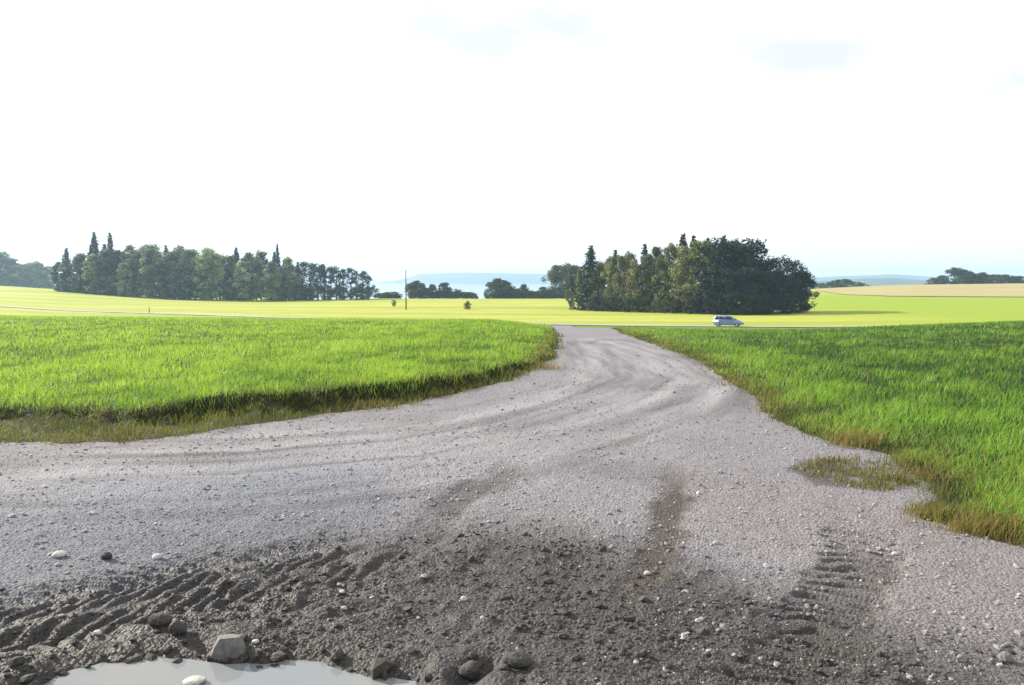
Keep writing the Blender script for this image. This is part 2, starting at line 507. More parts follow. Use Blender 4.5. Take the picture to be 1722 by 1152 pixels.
def stone_mat(name, lo, hi, rough=0.8):
    m, nt, N, L, b = mat(name)
    g = N.new('ShaderNodeTexCoord')
    f = noise_fac(N, L, 22, 0.3, 0.7, 8, g.outputs['Object'], 0.7)
    c = mixc(N, L, f, lo, hi)
    oi = N.new('ShaderNodeObjectInfo')
    L.new(c, b.inputs['Base Color']); b.inputs['Roughness'].default_value = rough
    bu = N.new('ShaderNodeBump'); bu.inputs['Strength'].default_value = 0.5; bu.inputs['Distance'].default_value = 0.006
    L.new(f, bu.inputs['Height']); L.new(bu.outputs['Normal'], b.inputs['Normal'])
    return m

def pebble_mat():
    m, nt, N, L, b = mat('pebbles')
    c = mixc(N, L, node_attr(N, 'tone'), (0.045, 0.043, 0.043), (0.335, 0.322, 0.35))
    L.new(c, b.inputs['Base Color']); b.inputs['Roughness'].default_value = 0.8
    return m

def crop_mat():
    m, nt, N, L, b = mat('ripe_crop')
    geo = N.new('ShaderNodeNewGeometry'); pos = geo.outputs['Position']
    mpn = N.new('ShaderNodeMapping'); mpn.inputs['Scale'].default_value = (0.2, 1.0, 1.0)
    L.new(pos, mpn.inputs['Vector'])
    f = noise_fac(N, L, 0.10, 0.35, 0.65, 5, mpn.outputs['Vector'])
    c = mixc(N, L, f, (0.27, 0.205, 0.085), (0.29, 0.26, 0.095))
    L.new(c, b.inputs['Base Color']); b.inputs['Roughness'].default_value = 0.9
    return m

M = dict(
    field=ground_mat(), gravel=gravel_mat(), pebble=pebble_mat(), crop=crop_mat(),
    puddle=water_mat('muddy_water', (0.170, 0.190, 0.212), 0.015, (0.205, 0.205, 0.205)), lake=water_mat('lake_water', (0.10, 0.14, 0.16), 0.12),
    asphalt=plain('asphalt', (0.27, 0.262, 0.255), 0.85, noise=0.2, scale=2.0),
    grass_l=blade_mat('meadow_grass_bright', (0.080, 0.195, 0.020), (0.300, 0.470, 0.045), (0.33, 0.29, 0.07), 0.42),
    grass_r=blade_mat('meadow_grass_deep', (0.028, 0.088, 0.016), (0.185, 0.350, 0.036), (0.27, 0.23, 0.06), 0.40),
    verge=blade_mat('verge_grass', (0.048, 0.066, 0.014), (0.16, 0.175, 0.035), (0.23, 0.165, 0.055)),
    leaf=leaf_mat('broadleaf', (0.018, 0.023, 0.008), (0.200, 0.210, 0.058), 0.22),
    leaf_pale_lit=leaf_mat('pale_lit_broadleaf', (0.050, 0.058, 0.020), (0.350, 0.345, 0.140), 0.26),  # pale leaf, lifted further to paint sunlight on the grove's left flank
    leaf_grey=leaf_mat('grey_green_leaf', (0.034, 0.048, 0.026), (0.330, 0.370, 0.190), 0.30),  # light tone raised to paint sunlit tops onto the left wood
    leaf_shaded=leaf_mat('shaded_broadleaf', (0.005, 0.006, 0.004), (0.026, 0.031, 0.012), 0.08),  # near-black leaf colour paints the shade on the grove's right half
    needle=leaf_mat('needles', (0.010, 0.018, 0.009), (0.036, 0.052, 0.022), 0.12),
    shrub=leaf_mat('shrub_leaf', (0.028, 0.040, 0.012), (0.075, 0.090, 0.024)),
    wood_far=leaf_mat('distant_wood', (0.030, 0.045, 0.020), (0.060, 0.080, 0.030), 0.1),
    bark=plain('bark', (0.085, 0.070, 0.055), 0.9, noise=0.4, scale=6),
    bark_pale=plain('pale_bark', (0.24, 0.21, 0.17), 0.9, noise=0.3, scale=6),
    hill=plain('wooded_hill', (0.045, 0.065, 0.035), 0.95, noise=0.35, scale=0.01),
    stone=stone_mat('grey_stone', (0.060, 0.057, 0.054), (0.21, 0.205, 0.20)),
    stone_white=stone_mat('pale_stone', (0.26, 0.255, 0.24), (0.50, 0.49, 0.46)),
    stone_dark=stone_mat('dark_stone', (0.018, 0.016, 0.015), (0.060, 0.055, 0.050)),
    pole=plain('weathered_wood', (0.10, 0.085, 0.07), 0.85, noise=0.25, scale=5),
    metal=plain('galvanised_metal', (0.35, 0.35, 0.36), 0.45, 0.8),
    paint=plain('silver_blue_paint', (0.20, 0.25, 0.46), 0.3, 0.4),
    glass=plain('tinted_glass', (0.012, 0.014, 0.018), 0.05),
    tyre=plain('tyre_rubber', (0.018, 0.018, 0.018), 0.8), rim=plain('alloy_rim', (0.45, 0.45, 0.47), 0.3, 0.9),
    lamp_red=plain('tail_lamp', (0.35, 0.02, 0.015), 0.2), lamp_clear=plain('head_lamp', (0.65, 0.66, 0.68), 0.1),
    black=plain('black_plastic', (0.02, 0.02, 0.02), 0.5),
)

# ------------------------------------------------------------------ ground sheet
def polar_grid(az, rr):
    A, Rr = np.meshgrid(az, rr, indexing='ij')
    na, nr = A.shape
    x, y = (np.sin(A) * Rr).ravel(), (np.cos(A) * Rr).ravel()
    i = np.arange(na)[:, None]; j = np.arange(nr - 1)[None, :]
    i2 = (i + 1) % na
    F = np.stack([i * nr + j, i * nr + j + 1, i2 * nr + j + 1, i2 * nr + j], -1).reshape(-1, 4)
    return x, y, F

az_f = np.radians(np.linspace(-44, 44, 420))
az_c = np.radians(np.arange(47, 314, 3.0))
rr = [0.05]
while rr[-1] < 5600:
    r_ = rr[-1]
    rr.append(r_ + (0.3 if r_ < 3 else min(max(0.11, r_ * 0.017), r_ * 0.05)))
gx, gy, GF = polar_grid(np.concatenate([az_f, az_c]), np.array(rr))
gz = hgt(gx, gy)
nearm = np.hypot(gx, gy) < 140
gs = np.full(gx.shape, 50.0)
gs[nearm] = gsdf(gx[nearm], gy[nearm])
dd = np.hypot(gx, gy)
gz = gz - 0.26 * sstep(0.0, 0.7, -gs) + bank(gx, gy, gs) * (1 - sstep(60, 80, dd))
gz = gz + 0.05 * fbm(gx, gy, 6, 3, 81) * sstep(8, 25, dd) * (1 - sstep(1000, 3000, dd))
mthr = np.interp(gx, [-60, -20, 0], [92, 108, 121])
mown = sstep(mthr, mthr + 5, gy + 0.45 * gx)
verge = (1 - sstep(-0.14, -0.04, gs - verge_width(gx))) * (1 - mown)
lush = np.clip(sstep(25, 75, gx - 0.12 * gy + 10 * fbm(gx, gy, 40, 3, 83)) * (1 - sstep(330, 420, dd)), 0, 1)
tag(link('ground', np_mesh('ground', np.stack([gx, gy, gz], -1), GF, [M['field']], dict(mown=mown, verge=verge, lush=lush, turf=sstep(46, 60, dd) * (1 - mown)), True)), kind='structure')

# ------------------------------------------------------------------ lake and hills
def disc(name, r, z, mat_, n=96, cx=0, cy=0):
    bm = bmesh.new()
    vsx = [bm.verts.new((cx + r * math.cos(2 * math.pi * k / n), cy + r * math.sin(2 * math.pi * k / n), z)) for k in range(n)]
    bm.faces.new(vsx)
    return bm_obj(name, bm, mat_)
tag(disc('lake', 4400, -19.0, M['lake']), kind='structure')

def hill(px_top, D, thick, mat_, name='hill', jag=4.0, seed=0):
    """a wooded ridge with real depth: px_top = list of (column, skyline row)"""
    P = np.array(px_top, float)
    cols = np.linspace(P[0, 0], P[-1, 0], int((P[-1, 0] - P[0, 0]) / 3) + 2)
    yy = np.interp(cols, P[:, 0], P[:, 1])
    rows = np.linspace(-1, 1, 15)
    V = []
    for p, y_ in zip(cols, yy):
        for t in rows:
            D2 = D + t * thick
            x, yv = at(p, D2)
            top = CAM_H - (y_ - HY) / FPX * D
            prof = (1 - abs(t) ** 1.7)
            V.append((x, yv, -22 + (top + 22) * prof))
    V = np.array(V)
    V[:, 2] += jag * fbm(V[:, 0], V[:, 1], 120, 4, 90 + seed) * (V[:, 2] > -18)
    n, k = len(cols), len(rows)
    i = np.arange(n - 1)[:, None]; j = np.arange(k - 1)[None, :]
    F = np.stack([i * k + j, (i + 1) * k + j, (i + 1) * k + j + 1, i * k + j + 1], -1).reshape(-1, 4)
    return tag(link(name, np_mesh(name, V, F, [mat_], None, True)), kind='structure')
hill([(620, 476), (680, 470), (705, 461), (760, 459), (850, 459), (930, 461), (1000, 463), (1150, 466), (1300, 468), (1370, 466), (1430, 464), (1500, 461), (1540, 464), (1600, 468), (1760, 470), (1950, 466)], 4300, 420, M['hill'], seed=1)
hill([(1330, 473), (1400, 472), (1450, 469), (1500, 467), (1530, 470), (1580, 473), (1700, 474)], 2200, 200, M['hill'], seed=2, jag=2.5)

# ------------------------------------------------------------------ roads and fields beyond the crest
def strip(name, line, half, lift, mat_, step=2.0):
    pts = []
    for (ax, ay), (bx, by) in zip(line[:-1], line[1:]):
        n = max(1, int(math.hypot(bx - ax, by - ay) / step))
        pts += [(ax + (bx - ax) * k / n, ay + (by - ay) * k / n) for k in range(n)]
    pts.append(line[-1])
    P = np.array(pts)
    T = np.gradient(P, axis=0); T /= np.linalg.norm(T, axis=1)[:, None]
    Nn = np.stack([-T[:, 1], T[:, 0]], -1)
    V = []
    offs = np.linspace(-half, half, 5)
    for o in offs:
        Q = P + Nn * o
        V.append(np.stack([Q[:, 0], Q[:, 1], hgt(Q[:, 0], Q[:, 1]) + lift], -1))
    V = np.stack(V, 1).reshape(-1, 3)
    n, k = len(P), 5
    i = np.arange(n - 1)[:, None]; j = np.arange(k - 1)[None, :]
    F = np.stack([i * k + j, (i + 1) * k + j, (i + 1) * k + j + 1, i * k + j + 1], -1).reshape(-1, 4)
    return tag(link(name, np_mesh(name, V, F, [mat_], None, True)), kind='structure')
ROAD = [at(-500, 232), at(0, 185), at(330, 163), at(620, 143), at(900, 126), at(1225, 113), at(1722, 100), at(2300, 90)]
strip('country_road', ROAD, 2.4, 0.10, M['asphalt'])

def field_patch(name, px0, px1, D0, D1, lift, mat_, nx=60, ny=30):
    us = np.linspace(px0, px1, nx); t = np.linspace(0, 1, ny)
    V = []
    for p in us:
        a0 = D0(p); a1 = D1(p)
        for q in t:
            D = a0 + (a1 - a0) * q
            V.append((*at(p, D), 0))
    V = np.array(V); edge = 0
    V[:, 2] = hgt(V[:, 0], V[:, 1]) + lift
    i = np.arange(nx - 1)[:, None]; j = np.arange(ny - 1)[None, :]
    F = np.stack([i * ny + j, (i + 1) * ny + j, (i + 1) * ny + j + 1, i * ny + j + 1], -1).reshape(-1, 4)
    return tag(link(name, np_mesh(name, V, F, [mat_], None, True)), kind='structure')
field_patch('crop_field', 1372, 2100, lambda p: np.interp(p, [1372, 1420, 1500, 1722, 2100], [395, 330, 292, 268, 262]), lambda p: 520, 0.22, M['crop'])

# ------------------------------------------------------------------ gravel yard and track
rows = [0.05, 0.5, 1.0, 1.5, 2.0, 2.3]
while rows[-1] < 124:
    r_ = rows[-1]
    rows.append(r_ + min(max(0.012, 0.9 * r_ * r_ / (1.65 * 773)), 0.32 if r_ < 60 else 1.5))
az_f = np.radians(np.linspace(-46, 46, 1000)); az_c = np.radians(np.arange(50, 311, 4.0))
x, y, F = polar_grid(np.concatenate([az_f, az_c]), np.array(rows))
s = gsdf(x, y)
keep = (s[F] < 0.32).all(1)
F = F[keep]
used = np.unique(F); remap = np.full(len(x), -1); remap[used] = np.arange(len(used))
x, y, s, F = x[used], y[used], s[used], remap[F]
z = gravel_z(x, y) - 0.12 * sstep(0.0, 0.3, s) + 0.012
d = np.hypot(x, y)
mud = mudmask(x, y)
blue = (1 - sstep(-1.8, -0.2, x + 0.5 * fbm(x, y, 1.5, 3, 101))) * (1 - sstep(6.0, 8.0, d)) * 0.8
brown = sstep(0.7, 2.0, x + 0.7 * fbm(x, y, 1.4, 4, 103)) * (1 - sstep(5.2, 8.0, d)) * 0.9 + 0.35 * sstep(0.1, 0.6, fbm(x, y, 1.0, 4, 105)) * (1 - sstep(9, 14, d))
pale = np.zeros_like(x)
for line, hw in ((TE, 0.34), (TF, 0.30), (TG, 0.34)):
    u, v, L = track_uv(line, x, y)
    pale = np.maximum(pale, np.exp(-(v / hw) ** 2))
u, v, L = track_uv(TE, x, y)
streak = fbm(u * 0.10, v, 0.30, 3, 108) + 0.5 * fbm(u * 0.06, v, 0.11, 2, 110)
inroad = sstep(1.9, 1.1, np.abs(v)) * sstep(-0.2, 0.5, u) * sstep(3.6, 6.0, d)
pale = pale * (0.75 + 0.4 * fbm(x, y, 0.6, 3, 107)) + 1.35 * inroad * np.maximum(0, streak)
damp = 0.80 * inroad * np.maximum(0, -streak) + 0.30 * sstep(0.05, 0.55, fbm(x, y, 1.3, 4, 112)) * sstep(3.8, 5.5, d) * (1 - sstep(10, 16, d))
u, v, L = track_uv(TCN, x, y)
rust = (1 - sstep(0.05, 0.20, np.abs(v) + 0.10 * fbm(x, y, 0.2, 4, 109))) * sstep(-0.2, 0.3, u) * (1 - sstep(L - 1.2, L, u)) * 0.9
u, v, L = track_uv(TD, x, y)
stain = (1 - sstep(0.06, 0.26, np.abs(v) + 0.18 * fbm(x, y, 0.3, 4, 111))) * sstep(0.0, 0.4, u) * (1 - sstep(L - 0.6, L, u)) * 0.65
u, v, L = track_uv(TB, x, y)
stain = np.maximum(stain, (1 - sstep(0.12, 0.3, np.abs(v) + 0.1 * fbm(x, y, 0.2, 3, 113))) * (1 - sstep(L - 0.9, L - 0.2, u)) * 0.6)
stain = np.maximum(stain, damp)
sp_ = sdf(PUDDLE, x, y); stain = np.maximum(stain, 0.55 * (1 - sstep(0.02, 0.20, sp_ + 0.06 * fbm(x, y, 0.15, 3, 114))))
si_ = sdf([on_ground(*p) for p in [(1318, 792), (1350, 778), (1420, 776), (1440, 800), (1420, 824), (1370, 818)]], x, y)
stain = np.maximum(stain, 0.7 * (1 - sstep(-0.08, 0.06, si_ + 0.08 * fbm(x, y, 0.2, 3, 116))))
attrs = dict(mud=np.clip(mud, 0, 1), blue=np.clip(blue, 0, 1), brown=np.clip(brown, 0, 1), pale=np.clip(pale, 0, 1), rust=np.clip(rust, 0, 1), stain=np.clip(stain, 0, 1))
tag(link('gravel_track', np_mesh('gravel_track', np.stack([x, y, z], -1), F, [M['gravel']], attrs, True)), kind='structure')

def water(name, poly, grow):
    P = np.array(poly); c = P.mean(0)
    V = c + (P - c) * (1 + grow)
    bm = bmesh.new()
    bm.faces.new([bm.verts.new((a, b_, WATER_Z)) for a, b_ in V])
    bm.normal_update()
    for f in bm.faces:
        if f.normal.z < 0: f.normal_flip()
    return bm_obj(name, bm, M['puddle'])
tag(water('puddle', PUDDLE, 0.22), kind='structure')
tag(water('puddle', RUT, 0.3), kind='structure')

# ------------------------------------------------------------------ pebbles
def ico_dirs():
    t = (1 + 5 ** 0.5) / 2
    V = np.array([(-1, t, 0), (1, t, 0), (-1, -t, 0), (1, -t, 0), (0, -1, t), (0, 1, t), (0, -1, -t), (0, 1, -t), (t, 0, -1), (t, 0, 1), (-t, 0, -1), (-t, 0, 1)], float)
    F = np.array([(0, 11, 5), (0, 5, 1), (0, 1, 7), (0, 7, 10), (0, 10, 11), (1, 5, 9), (5, 11, 4), (11, 10, 2), (10, 7, 6), (7, 1, 8), (3, 9, 4), (3, 4, 2), (3, 2, 6), (3, 6, 8), (3, 8, 9), (4, 9, 5), (2, 4, 11), (6, 2, 10), (8, 6, 7), (9, 8, 1)])
    return V / np.linalg.norm(V, axis=1)[:, None], F
ICO_V, ICO_F = ico_dirs()
OCT_V = np.array([(1, 0, 0), (-1, 0, 0), (0, 1, 0), (0, -1, 0), (0, 0, 1), (0, 0, -1)], float)
OCT_F = np.array([(0, 2, 4), (2, 1, 4), (1, 3, 4), (3, 0, 4), (2, 0, 5), (1, 2, 5), (3, 1, 5), (0, 3, 5)])

def lumps(name, x, y, z, size, BV, BF, mat_, tone, flat=0.65):
    n, k = len(x), len(BV)
    yaw = rng.uniform(0, 2 * math.pi, n)
    sc = size[:, None] * np.stack([rng.uniform(0.75, 1.3, n), rng.uniform(0.6, 1.0, n), rng.uniform(0.45, 0.9, n) * flat / 0.65], -1)
    J = BV[None] * rng.uniform(0.72, 1.22, (n, k, 1)) * sc[:, None, :]
    c, s_ = np.cos(yaw)[:, None], np.sin(yaw)[:, None]
    tl = rng.uniform(-0.35, 0.35, n)[:, None]
    X = J[..., 0] * c - J[..., 1] * s_; Y = J[..., 0] * s_ + J[..., 1] * c; Z = J[..., 2] + tl * J[..., 0]
    V = np.stack([X + x[:, None], Y + y[:, None], Z + (z + size * 0.22)[:, None]], -1).reshape(-1, 3)
    F = (BF[None] + (np.arange(n) * k)[:, None, None]).reshape(-1, 3)
    return link(name, np_mesh(name, V, F, [mat_], dict(tone=np.repeat(tone, k)), False))

def scatter_polar(n, r0, r1, power, half_az):
    """points with density falling as r**-power"""
    q = rng.uniform(0, 1, n)
    e = 2 - power
    r_ = (r0 ** e + q * (r1 ** e - r0 ** e)) ** (1 / e)
    a_ = rng.uniform(-half_az, half_az, n)
    return r_ * np.sin(a_), r_ * np.cos(a_), r_

px_, py_, pr_ = scatter_polar(150000, 2.5, 18, 2.55, R(43))
ok = (gsdf(px_, py_) < 0.05) & (sdf(PUDDLE, px_, py_) > 0.04) & (sdf(RUT, px_, py_) > 0.02)
ok &= rng.uniform(0, 1, len(px_)) < 0.35 + 0.65 * sstep(-0.25, 0.35, fbm(px_, py_, 0.7, 3, 121))
px_, py_, pr_ = px_[ok], py_[ok], pr_[ok]
pz_ = gravel_z(px_, py_) + 0.012
size = np.clip(rng.lognormal(math.log(0.0040), 0.46, len(px_)), 0.0025, 0.024) * (0.85 + 0.05 * pr_)
tone = np.clip(0.30 + 0.7 * rng.beta(1.6, 1.8, len(px_)), 0, 1) * (1 - 0.88 * mudmask(px_, py_) * (rng.uniform(0, 1, len(px_)) < 0.84))
big = size > np.quantile(size, 0.945)
tag(lumps('gravel_stones', px_[big], py_[big], pz_[big], size[big] * 1.15, ICO_V, ICO_F, M['pebble'], tone[big]), 'loose grey gravel stones scattered over the yard and track', 'gravel', kind='stuff')
tag(lumps('fine_gravel', px_[~big], py_[~big], pz_[~big], size[~big], OCT_V, OCT_F, M['pebble'], tone[~big]), 'fine gravel grains covering the yard surface', 'gravel', kind='stuff')
# crumbled mud clods near the puddle and ruts
cx_, cy_, cr_ = scatter_polar(11000, 2.5, 5.2, 1.9, R(43))
ok = (rng.uniform(0, 1, len(cx_)) < mudmask(cx_, cy_) * (0.15 + 0.85 * sstep(0.0, 0.5, fbm(cx_, cy_, 0.5, 3, 131)))) & (sdf(PUDDLE, cx_, cy_) > -0.05) & (sdf(RUT, cx_, cy_) > -0.01) & (gsdf(cx_, cy_) < 0)
ps = sdf(PUDDLE, cx_, cy_)
cx_, cy_, ps = cx_[ok], cy_[ok], ps[ok]
csz = np.clip(rng.lognormal(math.log(0.0080), 0.5, len(cx_)), 0.004, 0.032) * (1 + 0.9 * np.exp(-(ps / 0.2) ** 2))
tag(lumps('mud_clods', cx_, cy_, gravel_z(cx_, cy_) + 0.012, csz, ICO_V, ICO_F, M['stone_dark'], rng.uniform(0, 1, len(cx_))), 'dark crumbled mud clods churned up around the puddle', 'mud clods', kind='stuff')

# ------------------------------------------------------------------ grass
def blades(name, x, y, z, H, W, mat_, tone, dry, lean=0.35, wind=(0.25, -0.1)):
    n = len(x)
    yaw = rng.uniform(0, math.pi, n)
    wx, wy = np.cos(yaw) * W / 2, np.sin(yaw) * W / 2
    la = rng.uniform(0, 2 * math.pi, n); lm = rng.uniform(0.1, 1, n) * lean * H
    lx, ly = np.cos(la) * lm + wind[0] * H * 0.5, np.sin(la) * lm + wind[1] * H * 0.5
    V = np.empty((n, 5, 3))
    V[:, 0] = np.stack([x - wx, y - wy, z], -1); V[:, 1] = np.stack([x + wx, y + wy, z], -1)
    V[:, 2] = np.stack([x - wx * 0.85 + lx * 0.35, y - wy * 0.85 + ly * 0.35, z + H * 0.58], -1)
    V[:, 3] = np.stack([x + wx * 0.85 + lx * 0.35, y + wy * 0.85 + ly * 0.35, z + H * 0.58], -1)
    V[:, 4] = np.stack([x + lx, y + ly, z + H * (1 - 0.12 * rng.uniform(0, 1, n))], -1)
    b = (np.arange(n) * 5)[:, None]
    F = np.concatenate([b + np.array([0, 1, 3]), b + np.array([0, 3, 2]), b + np.array([2, 3, 4])], 0)
    return link(name, np_mesh(name, V.reshape(-1, 3), F, [mat_], dict(tone=np.repeat(tone, 5), dry=np.repeat(dry, 5))))

def meadow(name, n, side, mat_, label, h0, r0):
    x, y, r_ = scatter_polar(n, r0, 66, 2.15, R(44))
    s = gsdf(x, y)
    a = np.arctan2(x, y)
    leftside = (np.interp(y, [0, 10, 20, 40, 70], [-1, 0.6, 1.4, 2.9, 4.3]) > x)
    ok = (leftside if side == 'l' else ~leftside) & (s > verge_width(x) + edge_wob(x, y) - 0.16 * rng.uniform(0, 1, len(x)))
    x, y, r_, s = x[ok], y[ok], r_[ok], s[ok]
    patch = fbm(x, y, 1.6, 4, 143); fine = fbm(x, y, 0.45, 3, 145)
    H = h0 * (0.72 + 0.5 * rng.uniform(0, 1, len(x))) * (1 + 0.35 * patch + 0.55 * fine)
    edge = s - verge_width(x)
    tall = rng.uniform(0, 1, len(x)) < 0.005
    H *= np.where(tall, 1.9, 1.0) * (0.55 + 0.45 * sstep(-0.2, 0.35, edge + 0.3 * fine))
    W = 0.0058 * (r_ / 8.0) ** 0.95 * rng.uniform(0.7, 1.4, len(x))
    lush = 0.40 + 0.24 * sstep(0.5, 6.0, s) if side == 'l' else 0.34 + 0.46 * (1 - sstep(0.8, 4.0, s))
    tone = np.clip(lush + 0.5 * patch + 0.75 * fine + rng.normal(0, 0.2, len(x)), 0, 1)
    nearedge = 1 - sstep(0.1, 1.3, edge)
    dry = (rng.uniform(0, 1, len(x)) < 0.03 + (0.30 if side == 'r' else 0.10) * nearedge) * rng.uniform(0.4, 1, len(x))
    o = blades(name, x, y, hgt(x, y) + bank(x, y, s) - 0.01, H, W, mat_, tone, dry, 0.95)
    return tag(o, label, 'grass', kind='stuff')
meadow('meadow_grass', 300000, 'l', M['grass_l'], 'bright yellow green meadow grass left of the gravel track', 0.108, 7.0)
meadow('meadow_grass', 300000, 'r', M['grass_r'], 'deep green meadow grass right of the gravel track', 0.118, 4.0)

# short trodden verge between gravel and meadow, weeds on the island, dry tufts
EDGE = [(-14, 7.5)] + le, re + [(6, 3.4)]
vx, vy = [], []
for line, n_ in zip(EDGE, (60000, 42000)):
    Q = np.array(line); seg = np.diff(Q, axis=0); Ls = np.hypot(seg[:, 0], seg[:, 1])
    dm = np.hypot(Q[:-1, 0] + seg[:, 0] / 2, Q[:-1, 1] + seg[:, 1] / 2)
    k = rng.choice(len(Ls), n_, p=(Ls / dm) / (Ls / dm).sum()); t = rng.uniform(0, 1, n_)
    vx.append(Q[k, 0] + seg[k, 0] * t + rng.uniform(-1.9, 1.9, n_)); vy.append(Q[k, 1] + seg[k, 1] * t + rng.uniform(-1.9, 1.9, n_))
x, y = np.concatenate(vx), np.concatenate(vy); r_ = np.hypot(x, y)
s = gsdf(x, y); vw = verge_width(x)
ok = (s > -0.2) & (s < vw + 0.22) & (rng.uniform(0, 1, len(x)) < sstep(-0.2, 0.10, s + 0.25 * fbm(x, y, 0.3, 3, 151)))
x, y, r_, s = x[ok], y[ok], r_[ok], s[ok]
rightside = ~left_of(x, y)
H = np.where(rightside, 0.088, 0.08) * rng.uniform(0.4, 1.5, len(x)) * (1 + 0.9 * fbm(x, y, 0.3, 3, 153))
tone = np.clip(0.45 + 0.7 * fbm(x, y, 0.4, 3, 155) + rng.normal(0, 0.2, len(x)), 0, 1)
dry = np.clip((fbm(x, y, 0.8, 3, 157) > 0.12) * rng.uniform(0.3, 1, len(x)) * np.where(rightside, 1, 0.5), 0, 1)
tag(blades('verge_grass', x, y, hgt(x, y) + bank(x, y, s) - 0.008, np.abs(H), 0.006 * (r_ / 8), M['verge'], tone, dry, 0.9), 'short olive verge grass and dry stalks edging the gravel', 'grass', kind='stuff')

P_ = np.array(ISLAND); lo, hi = P_.min(0) - 0.1, P_.max(0) + 0.1
x, y = rng.uniform(lo[0], hi[0], 9000), rng.uniform(lo[1], hi[1], 9000)
si = sdf(ISLAND, x, y) + 0.08 * fbm(x, y, 0.25, 3, 161)
ok = rng.uniform(0, 1, len(x)) < sstep(0.03, -0.14, si) * (0.25 + 0.75 * sstep(-0.2, 0.3, fbm(x, y, 0.2, 3, 163)))
x, y = x[ok], y[ok]
H = rng.uniform(0.02, 0.085, len(x)) * (1 + 0.5 * fbm(x, y, 0.2, 2, 165))
tag(blades('weed_patch', x, y, gravel_z(x, y), H, np.full(len(x), 0.006), M['verge'], np.clip(rng.normal(0.35, 0.25, len(x)), 0, 1), (rng.uniform(0, 1, len(x)) < 0.45) * rng.uniform(0.3, 1, len(x)), 0.7), 'low patch of olive and brown weeds growing in the gravel by the right verge', 'weeds', kind='stuff')

def tuft(px, py, wm, n, h, label, drymin):
    cx, cy = on_ground(px, py)
    a_ = rng.uniform(0, 6.283, n); q = np.sqrt(rng.uniform(0, 1, n)) * wm
    x, y = cx + np.cos(a_) * q, cy + np.sin(a_) * q * 0.8
    s_ = gsdf(x, y)
    o = blades('dry_grass_tuft', x - cx, y - cy, hgt(x, y) + bank(x, y, s_) - hgt(np.array([cx]), np.array([cy]))[0], h * rng.uniform(0.5, 1.3, n), np.full(n, 0.0055), M['verge'], rng.uniform(0.2, 0.9, n), rng.uniform(drymin, 1, n), 0.6)
    o.location = (cx, cy, h1(cx, cy) - 0.01)
    tag(o, label, 'grass tuft', 'dry grass tufts on the verges')
tuft(1437, 752, 0.26, 300, 0.17, 'orange brown dry grass tuft on the right verge above the weed patch', 0.6)
tuft(1560, 868, 0.16, 200, 0.10, 'yellowish tuft at the jutting corner of the right verge', 0.2)
tuft(1655, 896, 0.22, 260, 0.13, 'olive and straw coloured tuft on the lower right verge', 0.2)
tuft(922, 622, 0.35, 200, 0.18, 'orange dry tuft at the left edge of the track before the bend', 0.7)

# ------------------------------------------------------------------ trees
def tube(bm, pts, rad, n=6):
    rings = []
    for k, (p, r_) in enumerate(zip(pts, rad)):
        p = Vector(p)
        t = (Vector(pts[min(k + 1, len(pts) - 1)]) - Vector(pts[max(k - 1, 0)])).normalized()
        u = t.orthogonal().normalized(); v = t.cross(u)
        rings.append([bm.verts.new(p + (u * math.cos(2 * math.pi * q / n) + v * math.sin(2 * math.pi * q / n)) * r_) for q in range(n)])
    for a, b in zip(rings[:-1], rings[1:]):
        for q in range(n):
            bm.faces.new((a[q], a[(q + 1) % n], b[(q + 1) % n], b[q]))
    bm.faces.new(rings[-1]); bm.faces.new(rings[0][::-1])

def leaf_mesh(name, C, size, outward, mat_, tone, rg):
    n = len(C)
    nrm = outward + rg.normal(0, 0.9, (n, 3)); nrm /= np.linalg.norm(nrm, axis=1)[:, None] + 1e-9
    ref = rg.normal(0, 1, (n, 3))
    a = np.cross(nrm, ref); a /= np.linalg.norm(a, axis=1)[:, None] + 1e-9
    b = np.cross(nrm, a)
    sa = (size * rg.uniform(0.6, 1.3, n))[:, None]; sb = (size * rg.uniform(0.4, 0.9, n))[:, None]
    V = np.stack([C - a * sa, C - b * sb + nrm * sa * 0.15, C + a * sa, C + b * sb + nrm * sa * 0.15], 1).reshape(-1, 3)
    F = np.arange(4 * n).reshape(-1, 4)
    return np_mesh(name, V, F, [mat_], dict(tone=np.repeat(np.clip(tone, 0, 1), 4)))

